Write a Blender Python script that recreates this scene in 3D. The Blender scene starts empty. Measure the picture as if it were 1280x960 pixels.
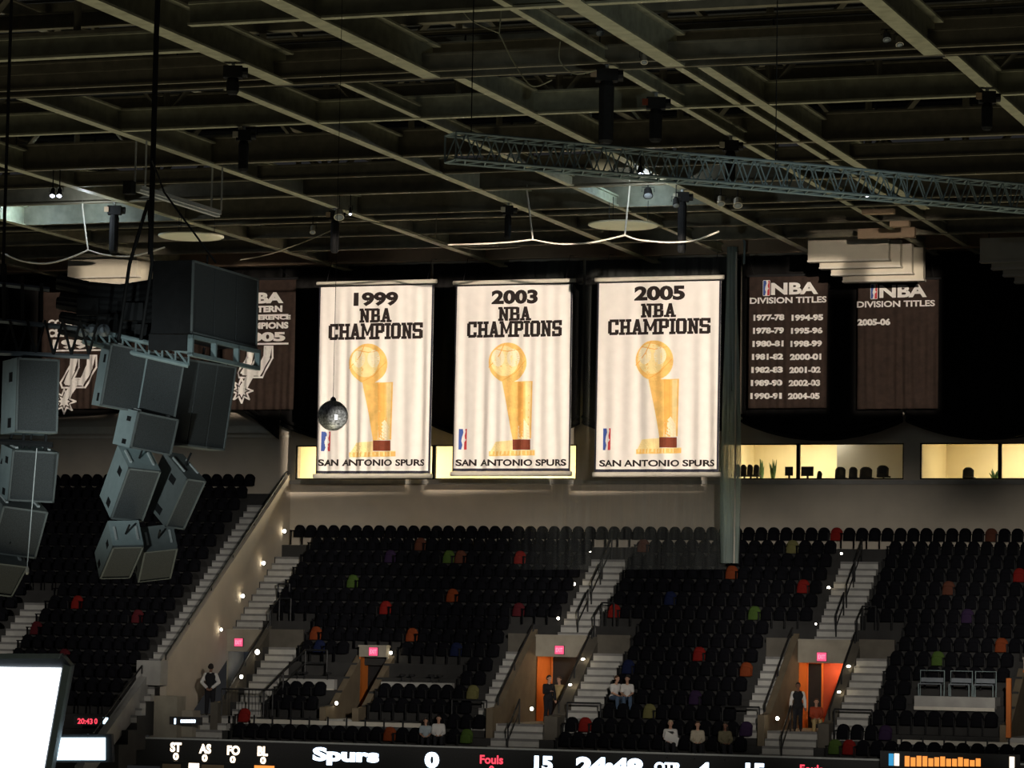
import bpy, bmesh, math, random
from mathutils import Vector, Matrix
random.seed(7)
PI = math.pi
S = bpy.context.scene
C = S.collection

# ------------------------------------------------------------------ camera
FPX = 3940.0
YAW, PIT, ROL = math.radians(19.6), math.radians(4.66), math.radians(1.03)
_f = Vector((0, math.cos(PIT), math.sin(PIT))); _r0 = Vector((1, 0, 0)); _u0 = _r0.cross(_f)
_r = math.cos(ROL)*_r0 + math.sin(ROL)*_u0; _u = -math.sin(ROL)*_r0 + math.cos(ROL)*_u0
_Z = Matrix.Rotation(YAW, 3, 'Z')
FW, RT, UP = _Z @ _f, _Z @ _r, _Z @ _u
cam_d = bpy.data.cameras.new('camera'); cam = bpy.data.objects.new('camera', cam_d); C.objects.link(cam)
cam_d.sensor_width = 36.0; cam_d.lens = FPX/1280*36.0
cam_d.clip_start = 0.5; cam_d.clip_end = 600
cam.matrix_world = Matrix((RT, UP, -FW)).transposed().to_4x4()
S.camera = cam
def ray(px, py): return FW + (px-640)/FPX*RT - (py-480)/FPX*UP
def atY(px, py, Y): d = ray(px, py); return d*(Y/d.y)
def atZ(px, py, z): d = ray(px, py); return d*(z/d.z)
def atX(px, py, x): d = ray(px, py); return d*(x/d.x)
def atD(px, py, D): return ray(px, py)*D
def toward(p, q): return (Vector(q)-Vector(p)).normalized()

# ------------------------------------------------------------------ light
S.view_settings.view_transform = 'Standard'; S.view_settings.look = 'None'
S.view_settings.gamma = 1; S.view_settings.use_curve_mapping = False
S.view_settings.exposure = 0.0
W = bpy.data.worlds.new('arena_air'); S.world = W; W.use_nodes = True
nt = W.node_tree; bg = nt.nodes['Background']
tc = nt.nodes.new('ShaderNodeTexCoord'); sx = nt.nodes.new('ShaderNodeSeparateXYZ'); cr = nt.nodes.new('ShaderNodeValToRGB')
mp = nt.nodes.new('ShaderNodeMapRange'); mp.inputs[1].default_value = -1; mp.inputs[2].default_value = 1
nt.links.new(tc.outputs['Generated'], sx.inputs[0]); nt.links.new(sx.outputs[2], mp.inputs[0])
nt.links.new(mp.outputs[0], cr.inputs[0]); nt.links.new(cr.outputs[0], bg.inputs[0])
e = cr.color_ramp.elements                     # the lit court below, dark house above
e[0].position = 0.0; e[0].color = (2.3, 2.15, 1.5, 1)
e[1].position = 1.0; e[1].color = (0.012, 0.012, 0.014, 1)
m_ = e.new(0.022); m_.color = (1.3, 1.22, 0.86, 1)
m_ = e.new(0.055); m_.color = (0.010, 0.010, 0.009, 1)
bg.inputs[1].default_value = 1.2
def spot(name, loc, tgt, power, half_deg, color=(1, .86, .68), radius=.25, blend=.35):
    d = bpy.data.lights.new(name, 'SPOT'); d.energy = power; d.spot_size = math.radians(2*half_deg); d.spot_blend = blend
    d.color = color; d.shadow_soft_size = radius
    o = bpy.data.objects.new(name, d); C.objects.link(o); o.location = loc
    o.rotation_euler = toward(loc, tgt).to_track_quat('-Z', 'Y').to_euler(); return o
def shutter(o, hx0, hx1, hz0, hz1, soft):
    # framing shutters of a profile spotlight: half angles (tangents) of its four blades
    d = o.data; d.use_nodes = True; n = d.node_tree; em = n.nodes['Emission']
    t = n.nodes.new('ShaderNodeTexCoord'); sp = n.nodes.new('ShaderNodeSeparateXYZ'); n.links.new(t.outputs['Normal'], sp.inputs[0])
    def mth(op, a, b=None):
        k = n.nodes.new('ShaderNodeMath'); k.operation = op
        for i, v in enumerate((a, b)):
            if v is None: continue
            if isinstance(v, (int, float)): k.inputs[i].default_value = v
            else: n.links.new(v, k.inputs[i])
        return k.outputs[0]
    az = mth('ABSOLUTE', sp.outputs[2]); out = None
    for ax, lo, hi in ((0, hx0, hx1), (1, hz0, hz1)):
        q = mth('DIVIDE', sp.outputs[ax], az)
        for a, b in ((lo, lo+soft), (hi, hi-soft)):
            r = n.nodes.new('ShaderNodeMapRange'); r.interpolation_type = 'SMOOTHSTEP'; n.links.new(q, r.inputs[0])
            r.inputs[1].default_value = a; r.inputs[2].default_value = b; r.inputs[3].default_value = 0; r.inputs[4].default_value = 1
            out = r.outputs[0] if out is None else mth('MULTIPLY', out, r.outputs[0])
    n.links.new(out, em.inputs['Strength'])
def point(name, loc, power, color=(1, .8, .55), radius=.08):
    d = bpy.data.lights.new(name, 'POINT'); d.energy = power; d.color = color; d.shadow_soft_size = radius
    o = bpy.data.objects.new(name, d); C.objects.link(o); o.location = loc; return o
def area(name, loc, tgt, power, sx_, sy_, color=(1, .85, .6)):
    d = bpy.data.lights.new(name, 'AREA'); d.energy = power; d.color = color; d.shape = 'RECTANGLE'; d.size = sx_; d.size_y = sy_
    o = bpy.data.objects.new(name, d); C.objects.link(o); o.location = loc
    o.rotation_euler = toward(loc, tgt).to_track_quat('-Z', 'Y').to_euler(); return o
HOUSE = 62000
for tx in (-70, -61, -53, -44.5, -36, -27.5, -19, -11):  # house lights beside the court, washing the stand
    spot('house_light', (-4.0 if tx > -58 else -46.0, 36, 8.0), (tx, 117.5, .6), HOUSE*(1.0 if tx > -58 else .62), 5.0 if tx > -58 else 6.0, (1, .93, .83), .4, .85)
BAN = 86000

# ------------------------------------------------------------------ materials
def mat(name, col, rough=.7, metal=0.0, noise=0.0, scale=8.0, bump=0.0, emit=None, es=0.0, spec=.3):
    m = bpy.data.materials.new(name); m.use_nodes = True; n = m.node_tree; b = n.nodes['Principled BSDF']
    b.inputs['Base Color'].default_value = (*col, 1); b.inputs['Roughness'].default_value = rough
    b.inputs['Metallic'].default_value = metal; b.inputs['Specular IOR Level'].default_value = spec
    if noise or bump:
        t = n.nodes.new('ShaderNodeTexCoord'); z = n.nodes.new('ShaderNodeTexNoise')
        z.inputs['Scale'].default_value = scale; z.inputs['Detail'].default_value = 4
        n.links.new(t.outputs['Object'], z.inputs['Vector'])
        if noise:
            r = n.nodes.new('ShaderNodeValToRGB')
            r.color_ramp.elements[0].position = .3; r.color_ramp.elements[1].position = .7
            r.color_ramp.elements[0].color = (*[c*(1-noise) for c in col], 1)
            r.color_ramp.elements[1].color = (*[min(1, c*(1+noise)) for c in col], 1)
            n.links.new(z.outputs['Fac'], r.inputs[0]); n.links.new(r.outputs[0], b.inputs['Base Color'])
        if bump:
            k = n.nodes.new('ShaderNodeBump'); k.inputs['Strength'].default_value = bump; k.inputs['Distance'].default_value = .02
            n.links.new(z.outputs['Fac'], k.inputs['Height']); n.links.new(k.outputs[0], b.inputs['Normal'])
    if emit:
        b.inputs['Emission Color'].default_value = (*emit, 1); b.inputs['Emission Strength'].default_value = es
    return m
def glow(name, col, s): return mat(name, (0.02, .02, .02), .6, emit=col, es=s)
M = dict(
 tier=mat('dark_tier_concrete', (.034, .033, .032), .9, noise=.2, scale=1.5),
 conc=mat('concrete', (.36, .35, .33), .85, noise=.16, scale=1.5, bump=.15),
 edgeshade=mat('painted_edge_shade', (.19, .185, .18), .8, noise=.1, scale=5),  # for the strips that stand in for shade on the steps
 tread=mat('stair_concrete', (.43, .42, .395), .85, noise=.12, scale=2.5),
 portalwall=mat('portal_wall_paint', (.34, .31, .25), .8, noise=.12, scale=2),
 brownwall=mat('brown_pit_paint', (.17, .135, .09), .8, noise=.15, scale=2),
 darkwall=mat('dark_parapet_paint', (.11, .098, .08), .8, noise=.15, scale=2),
 wall=mat('beige_plaster', (.50, .44, .36), .85, noise=.06, scale=1.2),
 suite=mat('suite_paint', (.72, .63, .42), .7, noise=.04, scale=1),
 suitegrey=mat('suite_grey_partition', (.42, .41, .40), .7, noise=.04, scale=1),
 steel=mat('olive_painted_steel', (.36, .35, .25), .6, noise=.2, scale=3),
 steelx=mat('brown_painted_steel', (.20, .18, .13), .6, noise=.2, scale=3),
 deck=mat('dark_roof_deck', (.035, .035, .033), .9, noise=.3, scale=.7),
 black=mat('matt_black', (.012, .012, .013), .75, noise=.2, scale=6),
 drape=mat('black_drape_cloth', (.0045, .004, .0038), .95, noise=.3, scale=3, bump=.2),
 seat=mat('navy_black_seat_plastic', (.0042, .0042, .0062), .9, noise=.25, scale=5, spec=.12),
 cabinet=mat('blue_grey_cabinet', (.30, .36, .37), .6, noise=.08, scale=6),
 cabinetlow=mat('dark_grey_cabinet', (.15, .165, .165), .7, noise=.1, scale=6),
 grille=mat('charcoal_speaker_grille', (.062, .066, .068), .8, noise=.25, scale=60, bump=.3),
 alu=mat('aluminium', (.62, .64, .64), .45, .25, noise=.08, scale=10),
 truss=mat('blue_grey_truss_paint', (.26, .33, .34), .6, .1, noise=.1, scale=8),
 discwhite=mat('cream_disc_paint', (.86, .82, .64), .7, noise=.05, scale=2),
 cream=mat('cream_sheet_metal', (.60, .55, .44), .6, noise=.06, scale=2),
 peach=mat('brown_fascia', (.42, .30, .20), .7, noise=.1, scale=2),
 rail=mat('black_rail_paint', (.016, .016, .017), .5, noise=.1, scale=9),
 cloth=mat('white_banner_cloth', (.80, .76, .72), .9, noise=.03, scale=3),
 darkcloth=mat('brown_black_banner_cloth', (.034, .021, .016), .9, noise=.25, scale=4, bump=.1),
 ink=mat('black_print', (.018, .012, .011), .85, noise=.1, scale=9),
 inkbrown=mat('dark_border_print', (.03, .03, .045), .85, noise=.1, scale=9),
 white=mat('white_print', (.82, .79, .76), .85, noise=.03, scale=9),
 maroon=mat('maroon_print', (.18, .03, .03), .85, noise=.1, scale=9),
 blue=mat('blue_print', (.05, .10, .34), .85, noise=.05, scale=9),
 red=mat('red_print', (.62, .06, .07), .85, noise=.05, scale=9),
 gold=mat('gold_print', (.86, .53, .16), .8, noise=.14, scale=3),
 goldlight=mat('pale_gold_print', (.87, .70, .34), .8, noise=.1, scale=3),
 golddeep=mat('amber_print', (.82, .42, .10), .8, noise=.1, scale=3),
 cream_print=mat('cream_print', (.84, .74, .52), .8, noise=.06, scale=4),
 redbase=mat('dark_red_print', (.20, .045, .02), .8, noise=.15, scale=6),
 mirror=mat('mirror_facets', (.58, .62, .57), .30, .35, noise=.75, scale=26),  # uneven tones painted in for the glints of the facets
 orange=mat('orange_paint', (.62, .17, .03), .6, noise=.08, scale=2),
 deepred=mat('deep_red_paint', (.36, .055, .02), .7, noise=.12, scale=2),
 screen=glow('lit_white_screen', (.95, .98, 1.0), 3.2),
 screenblue=glow('lit_blue_white_screen', (.62, .86, 1.0), 2.6),
 ledwhite=glow('blue_white_led', (.66, .82, 1.0), 4.0),
 ledwarm=glow('warm_white_led', (1.0, .80, .58), 3.0),
 ledred=glow('red_led', (1.0, .06, .10), 1.4),
 ledorange=glow('orange_led', (1.0, .32, .06), 1.2),
 ledteal=glow('teal_led', (.05, .35, .65), 1.0),
 exitsign=glow('pink_red_exit_glow', (1.0, .10, .22), 1.15),
 exitletter=glow('pale_pink_exit_letter', (1.0, .30, .45), 1.3),
 lamp=glow('step_lamp_lens', (1.0, .90, .74), 14.0),
 lampblue=glow('blue_white_lamp_lens', (.75, .80, 1.0), 12.0),
 display=mat('ribbon_board_face', (.050, .050, .052), .5, noise=.15, scale=20),
 housing=mat('grey_metal_housing', (.16, .18, .20), .5, .3, noise=.08, scale=5),
 cap=mat('white_ledge_cap', (.62, .58, .50), .6, noise=.05, scale=5),
 glasspanel=mat('smoky_guard_panel', (.10, .105, .105), .25, noise=.1, scale=2),
 skin=mat('skin', (.52, .30, .21), .6, noise=.06, scale=20),
 skindark=mat('brown_skin', (.20, .10, .065), .6, noise=.06, scale=20),
 hairdark=mat('dark_hair', (.016, .011, .009), .7, noise=.2, scale=60),
 hairgrey=mat('grey_blond_hair', (.42, .34, .24), .7, noise=.2, scale=60),
 hairbrown=mat('brown_hair', (.09, .045, .024), .7, noise=.2, scale=60),
 shirtwhite=mat('white_shirt_cloth', (.66, .64, .62), .9, noise=.05, scale=12),
 shirtblue=mat('pale_blue_shirt_cloth', (.34, .40, .44), .9, noise=.05, scale=12),
 jacket=mat('beige_jacket_cloth', (.50, .44, .34), .9, noise=.08, scale=12),
 olive=mat('olive_top_cloth', (.16, .14, .085), .9, noise=.1, scale=12),
 vest=mat('black_vest_cloth', (.014, .014, .016), .9, noise=.1, scale=12),
 jeans=mat('blue_jeans_cloth', (.07, .11, .18), .9, noise=.15, scale=15),
 trousers=mat('dark_trouser_cloth', (.014, .014, .018), .9, noise=.1, scale=15),
 khaki=mat('tan_cloth', (.45, .33, .16), .9, noise=.1, scale=15),
 paper=mat('white_paper', (.75, .74, .72), .9, noise=.03, scale=5),
 eye=mat('dark_eye', (.01, .008, .008), .3),
 lips=mat('lips', (.30, .10, .09), .6),
 shoe=mat('dark_shoe_leather', (.012, .011, .010), .5),
 plant=mat('plant_green', (.06, .12, .04), .7, noise=.3, scale=15),
)
SEATCOL = dict(red=(.20, .013, .010), orange=(.20, .042, .013), green=(.06, .105, .022), blue=(.010, .015, .05),
               purple=(.030, .016, .045), brown=(.10, .036, .022), olive=(.15, .14, .055), maroon=(.085, .012, .016))
SM = {k: mat(k+'_seat_plastic', v, .85, noise=.15, scale=5, spec=.12) for k, v in SEATCOL.items()}
def glass_mat():
    m = bpy.data.materials.new('suite_window_glass'); m.use_nodes = True; n = m.node_tree; n.nodes.remove(n.nodes['Principled BSDF'])
    o = n.nodes['Material Output']; a = n.nodes.new('ShaderNodeBsdfTransparent'); g = n.nodes.new('ShaderNodeBsdfGlossy'); x = n.nodes.new('ShaderNodeMixShader')
    g.inputs['Roughness'].default_value = .05; x.inputs[0].default_value = .05; a.inputs[0].default_value = (.93, .95, .93, 1)
    n.links.new(a.outputs[0], x.inputs[1]); n.links.new(g.outputs[0], x.inputs[2]); n.links.new(x.outputs[0], o.inputs[0]); return m
M['glass'] = glass_mat()
def net_mat(name, dens, col):
    m = bpy.data.materials.new(name); m.use_nodes = True; n = m.node_tree; n.nodes.remove(n.nodes['Principled BSDF'])
    o = n.nodes['Material Output']; a = n.nodes.new('ShaderNodeBsdfTransparent'); g = n.nodes.new('ShaderNodeBsdfDiffuse'); t = n.nodes.new('ShaderNodeBsdfTranslucent')
    y = n.nodes.new('ShaderNodeMixShader'); x = n.nodes.new('ShaderNodeMixShader')
    g.inputs[0].default_value = (*col, 1); t.inputs[0].default_value = (*col, 1); y.inputs[0].default_value = .4
    c = n.nodes.new('ShaderNodeTexCoord'); z = n.nodes.new('ShaderNodeTexNoise'); z.inputs['Scale'].default_value = 2.2
    sc = n.nodes.new('ShaderNodeMapping'); sc.inputs['Scale'].default_value = (3.0, 3.0, .12)
    r = n.nodes.new('ShaderNodeMapRange'); r.inputs[1].default_value = .3; r.inputs[2].default_value = .75
    r.inputs[3].default_value = dens*.35; r.inputs[4].default_value = min(1, dens*1.8)
    sx = n.nodes.new('ShaderNodeSeparateXYZ'); n.links.new(c.outputs['Object'], sx.inputs[0]); gx = n.nodes.new('ShaderNodeMapRange'); gx.interpolation_type = 'SMOOTHSTEP'
    gx.inputs[1].default_value = -43.5; gx.inputs[2].default_value = -38.5; n.links.new(sx.outputs[0], gx.inputs[0]); mu = n.nodes.new('ShaderNodeMath'); mu.operation = 'MULTIPLY'   # the sheet thins out away from the bundle
    n.links.new(c.outputs['Object'], sc.inputs[0]); n.links.new(sc.outputs[0], z.inputs['Vector']); n.links.new(z.outputs['Fac'], r.inputs[0])
    n.links.new(g.outputs[0], y.inputs[1]); n.links.new(t.outputs[0], y.inputs[2]); n.links.new(r.outputs[0], mu.inputs[0]); n.links.new(gx.outputs[0], mu.inputs[1]); n.links.new(mu.outputs[0], x.inputs[0])
    n.links.new(a.outputs[0], x.inputs[1]); n.links.new(y.outputs[0], x.inputs[2]); n.links.new(x.outputs[0], o.inputs[0]); return m
M['net'] = net_mat('sheer_net', .10, (.55, .58, .55)); M['netthick'] = net_mat('gathered_net', .55, (.50, .60, .56))

# ------------------------------------------------------------------ mesh helpers
class MB:
    def __init__(s): s.v = []; s.f = []
    def add(s, vs, fs):
        n = len(s.v); s.v += [Vector(v) for v in vs]; s.f += [tuple(i+n for i in f) for f in fs]; return s
    def box(s, a, b):
        (x0, y0, z0), (x1, y1, z1) = a, b
        return s.add([(x0,y0,z0),(x1,y0,z0),(x1,y1,z0),(x0,y1,z0),(x0,y0,z1),(x1,y0,z1),(x1,y1,z1),(x0,y1,z1)],
                     [(0,3,2,1),(4,5,6,7),(0,1,5,4),(1,2,6,5),(2,3,7,6),(3,0,4,7)])
    def hexa(s, q0, q1):   # two quads joined into a closed solid
        return s.add(list(q0)+list(q1), [(3,2,1,0),(4,5,6,7),(0,1,5,4),(1,2,6,5),(2,3,7,6),(3,0,4,7)])
    def obox(s, o, a, b, c):   # corner + three edge vectors
        o, a, b, c = Vector(o), Vector(a), Vector(b), Vector(c)
        return s.hexa((o, o+a, o+a+b, o+b), (o+c, o+a+c, o+a+b+c, o+b+c))
    def prism(s, poly, vec):
        n = len(poly); vec = Vector(vec); p = [Vector(q) for q in poly]
        return s.add(p+[q+vec for q in p], [tuple(range(n-1, -1, -1)), tuple(range(n, 2*n))]+[(i, (i+1) % n, n+(i+1) % n, n+i) for i in range(n)])
    def ring(s, p, ax, r, n):
        ax = Vector(ax).normalized(); t = Vector((0, 0, 1)) if abs(ax.z) < .9 else Vector((1, 0, 0))
        a = ax.cross(t).normalized(); b = ax.cross(a)
        return [Vector(p)+r*(math.cos(2*PI*i/n)*a+math.sin(2*PI*i/n)*b) for i in range(n)]
    def tube(s, pts, r, n=6):
        pts = [Vector(p) for p in pts]; L = len(pts); vs = []; rr = r if isinstance(r, (list, tuple)) else [r]*L
        for i, p in enumerate(pts):
            ax = pts[min(i+1, L-1)]-pts[max(i-1, 0)]
            vs += s.ring(p, ax, rr[i], n)
        fs = [tuple(range(n-1, -1, -1)), tuple((L-1)*n+i for i in range(n))]
        for k in range(L-1):
            for i in range(n): fs.append((k*n+i, k*n+(i+1) % n, (k+1)*n+(i+1) % n, (k+1)*n+i))
        return s.add(vs, fs)
    def lathe(s, c, prof, n=20, ax=(0, 0, 1)):   # prof: (radius, height along ax)
        ax = Vector(ax).normalized(); vs = []
        for r, h in prof: vs += s.ring(Vector(c)+ax*h, ax, max(r, 1e-4), n)
        L = len(prof); fs = [tuple(range(n-1, -1, -1)), tuple((L-1)*n+i for i in range(n))]
        for k in range(L-1):
            for i in range(n): fs.append((k*n+i, k*n+(i+1) % n, (k+1)*n+(i+1) % n, (k+1)*n+i))
        return s.add(vs, fs)
    def ball(s, c, r, n=10, m=7, sc=(1, 1, 1)):
        vs = []; c = Vector(c)
        for j in range(m+1):
            t = PI*j/m
            for i in range(n):
                a = 2*PI*i/n; vs.append(c+Vector((r*sc[0]*math.sin(t)*math.cos(a), r*sc[1]*math.sin(t)*math.sin(a), r*sc[2]*math.cos(t))))
        fs = [(j*n+i, (j+1)*n+i, (j+1)*n+(i+1) % n, j*n+(i+1) % n) for j in range(m) for i in range(n)]
        return s.add(vs, fs)
    def capsule(s, p0, r0, p1, r1, n=10):
        p0, p1 = Vector(p0), Vector(p1); s.ball(p0, r0, n, 6); s.ball(p1, r1, n, 6)
        if (p1-p0).length > 1e-4: s.lathe(p0, [(r0, 0), (r1, (p1-p0).length)], n, p1-p0)
        return s
    def mesh(s, name, m, smooth=False):
        me = bpy.data.meshes.new(name); me.from_pydata([tuple(v) for v in s.v], [], s.f)
        b = bmesh.new(); b.from_mesh(me); bmesh.ops.recalc_face_normals(b, faces=b.faces); b.to_mesh(me); b.free()
        me.materials.append(m)
        if smooth: me.polygons.foreach_set('use_smooth', [True]*len(me.polygons))
        return me
    def obj(s, name, m, parent=None, smooth=False):
        o = bpy.data.objects.new(name, s.mesh(name, m, smooth)); C.objects.link(o)
        if parent is not None:
            o.parent = parent
            o.matrix_parent_inverse = parent_world(parent).inverted()
        return o
def parent_world(p):
    return p.matrix_basis.copy() if p.parent is None else parent_world(p.parent) @ p.matrix_parent_inverse @ p.matrix_basis
LABELS = {}
def tag(o, label, cat, group=None, kind=None):
    o['label'] = label; o['category'] = cat
    if group: o['group'] = group
    if kind: o['kind'] = kind
    LABELS.setdefault(label, []).append(o.name); return o
def thing(name, label, cat, loc=(0, 0, 0), group=None, rz=0):
    o = bpy.data.objects.new(name, None); C.objects.link(o); o.location = loc; o.rotation_euler = (0, 0, rz); o.empty_display_size = .2
    return tag(o, label, cat, group)
def struct(mb, name, m):
    o = mb.obj(name, m); o['kind'] = 'structure'; return o

# ------------------------------------------------------------------ stand geometry
RISE, TREAD = .535, .743
def rz_(k): return 3.85-RISE*k           # floor level of row k, 0 at the back
def ry_(k): return 122.4-TREAD*k         # back edge of row k
XR, XL, XP = -4.0, -76.0, -53.45        # right end, left end, parapet face
PITS = {'P0': (-53.45, -51.85, -50.1), 'P1': (-47.2, -46.05, None), 'P2': (-40.3, -38.2, -36.5), 'P3': (-29.8, -27.75, -26.15), 'P4': (-21.0, -19.6, None)}
FLOOR = -3.1
def cut(iv, holes):
    out = [iv]
    for a, b in holes:
        nx = []
        for p, q in out:
            if b <= p or a >= q: nx.append((p, q)); continue
            if a > p: nx.append((p, a))
            if b < q: nx.append((b, q))
        out = nx
    return out
def pit_holes(k):
    h = []
    if 8 <= k <= 13: h += [(-53.45, -51.85), (-40.3, -38.2), (-29.8, -27.75)]
    if 9 <= k <= 13: h += [(-47.2, -46.05), (-21.0, -19.6)]
    return h
# right-hand seating tiers
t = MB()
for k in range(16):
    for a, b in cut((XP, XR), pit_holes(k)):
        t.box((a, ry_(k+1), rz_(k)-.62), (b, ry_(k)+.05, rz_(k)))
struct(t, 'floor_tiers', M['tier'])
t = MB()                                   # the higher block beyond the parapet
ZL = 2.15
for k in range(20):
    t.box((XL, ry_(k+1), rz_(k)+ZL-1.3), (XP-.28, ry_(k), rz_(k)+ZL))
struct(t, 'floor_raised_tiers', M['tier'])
# portal floors
t = MB()
for a, b in ((-53.45, -51.85), (-47.2, -46.05), (-40.3, -38.2), (-29.8, -27.75), (-21.0, -19.6)):
    t.box((a, ry_(14), FLOOR-.4), (b, 121.5, FLOOR))
struct(t, 'floor_portals', M['tread'])

def stairs(name, x0, x1, k0, k1, dz=0):
    s = MB(); e_ = MB()
    for k in range(k0, k1+1):
        yb, z = ry_(k), rz_(k)+dz
        s.box((x0, ry_(k+1)-.012, z-RISE/2), (x1, ry_(k+1)+.01, z+.012)); s.box((x0, ry_(k+1)+.0, z), (x1, yb, z+.012))
        e_.box((x0, ry_(k+1)-.022, z-.075), (x1, ry_(k+1)+.06, z+.018))  # dark strips added so the step edges read as shaded
        if k > k0: s.box((x0, yb-.37, z+.012), (x1, yb, z+RISE/2)); e_.box((x0, yb-.38, z+RISE/2-.075), (x1, yb-.31, z+RISE/2+.006))
    o = struct(s, name, M['tread']); e_.obj('edge_shade_strips', M['edgeshade'], o); return o
stairs('stairs_aisle', -53.40, -52.25, 1, 7); stairs('stairs_aisle', -39.52, -38.1, 1, 7); stairs('stairs_aisle', -29.25, -27.75, 1, 7)
FL = [(-51.3, -50.1), (-41.25, -40.45), (-37.68, -36.5), (-30.85, -29.95), (-27.35, -26.15)]
for a, b in FL: stairs('stairs_flank', a, b, 8, 13)
stairs('stairs_front', -40.2, -38.3, 13, 15); stairs('stairs_front', -29.75, -27.85, 13, 15); stairs('stairs_front', -53.3, -51.2, 13, 15)
stairs('stairs_raised', -54.75, -53.75, 1, 17, ZL); stairs('stairs_raised', -61.9, -60.95, 9, 17, ZL)

# parapet between the two blocks, sloping with the stairs
def slope_wall(name, x0, x1, y0, z0, y1, z1, zb0, zb1, m):
    s = MB(); s.prism([(x0, y0, zb0), (x0, y1, zb1), (x0, y1, z1), (x0, y0, z0)], (x1-x0, 0, 0)); return struct(s, name, m)
slope_wall('wall_parapet', XP-.27, XP, 110.9, -1.05, 122.5, 6.98, -4.6, 3.0, M['wall'])
s = MB(); s.box((XP-1.0, 110.3, -1.95), (XP+.02, 110.95, -1.0)); struct(s, 'wall_parapet_end', M['conc'])
slope_wall('wall_stringer', XP-.9, XP-.55, 105.2, -4.9, 110.4, -1.55, -5.6, -2.6, M['conc'])

# back wall with the suite windows
ZW0, ZW1 = 6.64, 8.08
WIN = [(-53.25, -40.72), (-34.6, -27.1), (-26.45, -17.0)]
s = MB(); s.box((XP, 122.42, 2.5), (XR, 122.9, ZW0)); s.box((XP, 122.42, ZW1), (XR, 122.9, 16.5))
xs = [XP]+[v for w in WIN for v in w]+[XR]
for i in range(0, len(xs), 2): s.box((xs[i], 122.42, ZW0), (xs[i+1], 122.9, ZW1))
struct(s, 'wall_back', M['wall'])
s = MB(); s.box((XL, 122.42, 4.5), (XP, 122.9, 16.5)); struct(s, 'wall_back_raised', M['wall'])
s = MB(); s.box((XP, 122.28, 6.44), (XR, 122.42, 6.60)); struct(s, 'trim_1', M['conc'])
s = MB(); s.box((XL, 122.30, 8.62), (XP, 122.42, 8.92)); struct(s, 'trim_2', M['cap'])
s = MB(); s.box((XL, 122.32, 8.42), (XP, 122.42, 8.52)); struct(s, 'trim_3', M['cap'])
for o_, col in zip(range(1, 4), ('suite', 'suite', 'suite')):
    a, b = WIN[o_-1]
    Yb = 127.5
    for q0, q1 in (((a, Yb, ZW0-.45), (b, Yb+.1, ZW1+.8)), ((a, 122.92, ZW0-.55), (b, Yb, ZW0-.45)), ((a, 122.92, ZW1+.8), (b, Yb, ZW1+.9)), ((a-.1, 122.92, ZW0-.5), (a, Yb, ZW1+.9)), ((b, 122.92, ZW0-.5), (b+.1, Yb, ZW1+.9))):
        s = MB(); s.box(q0, q1); struct(s, 'wall_suite_%d' % o_, M[col])
def window(n, a, b, mull):
    f = MB(); w = .05
    f.box((a, 122.45, ZW0), (b, 122.55, ZW0+w)); f.box((a, 122.45, ZW1-w), (b, 122.55, ZW1))
    f.box((a, 122.45, ZW0), (a+w, 122.55, ZW1)); f.box((b-w, 122.45, ZW0), (b, 122.55, ZW1))
    for x in mull: f.box((x-.07, 122.43, ZW0), (x+.07, 122.57, ZW1))
    o = struct(f, 'window_%d' % n, M['black'])
    ed = [a+w]+list(mull)+[b-w]
    for p, q in zip(ed[:-1], ed[1:]):
        g = MB(); g.add([(p, 122.5, ZW0+w), (q, 122.5, ZW0+w), (q, 122.5, ZW1-w), (p, 122.5, ZW1-w)], [(0, 1, 2, 3)]); g.obj('pane', M['glass'], o)
window(1, *WIN[0], (-47.0,)); window(2, *WIN[1], (atY(998, 575, 122.5).x,)); window(3, *WIN[2], (atY(1250, 575, 122.5).x,))
s = MB(); s.box((atY(1046, 575, 125.2).x, 125.2, ZW0-.45), (WIN[1][1], 125.3, ZW1+.8)); struct(s, 'wall_suite_partition', M['suitegrey'])
for (a, b), pw in zip(WIN, (430, 230, 250)):
    n = 2 if a < -50 else 1
    for i in range(n):
        x = a+(b-a)*(i+.5)/n
        area('suite_lamp', (x if n == 2 else (a+b)/2-.7, 125.2, ZW1+.75), (x if n == 2 else (a+b)/2-.7, 125.4, 0), pw, 2.6, 1.0, (1, .90, .68))

# ------------------------------------------------------------------ roof structure
s = MB()
for i in range(60): 
    y = 52+i*1.25; s.box((-85, y, 21.4), (0, y+.8, 21.6)); 
s.box((-85, 52, 21.6), (0, 128, 21.8)); struct(s, 'ceiling', M['deck'])
def ibeam(name, p, q, w, d, m, t=.06):       # bottom flange centred on p-q
    p, q = Vector(p), Vector(q); ax = (q-p).normalized(); sd = ax.cross(Vector((0, 0, 1))).normalized(); L = (q-p)
    s = MB()
    for z, ww, hh in ((0, w, t), (t, t*.7, d-2*t), (d-t, w, t)):
        s.obox(p-sd*ww/2+Vector((0, 0, z)), L, sd*ww, Vector((0, 0, hh)))
    o = s.obj(name, m); o['kind'] = 'structure'; return o
ZB = 15.4
for x in (-64.3, -57.55, -50.8, -43.85, -37.25, -30.3, -23.3, -16.6): ibeam('roof_beam', (x, 80.3, ZB), (x, 123.5 if x < -30 else 108.5, ZB), .34, .75, M['steel'])
for x in (-35.4, -31.0, -24.0, -17.0): ibeam('roof_beam', (x, 60, ZB), (x, 80.0, ZB), .52, .9, M['steel'])
for x in (-25.75, -24.05, -33.9): ibeam('roof_beam', (x, 66 if x > -25.9 and x < -25 else 80.5, ZB+.05), (x, 122, ZB+.05), .22, .4, M['steel'])
ibeam('roof_beam', (-16.9, 108.5, ZB), (-16.9, 122, ZB), .3, .6, M['steel'])
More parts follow.
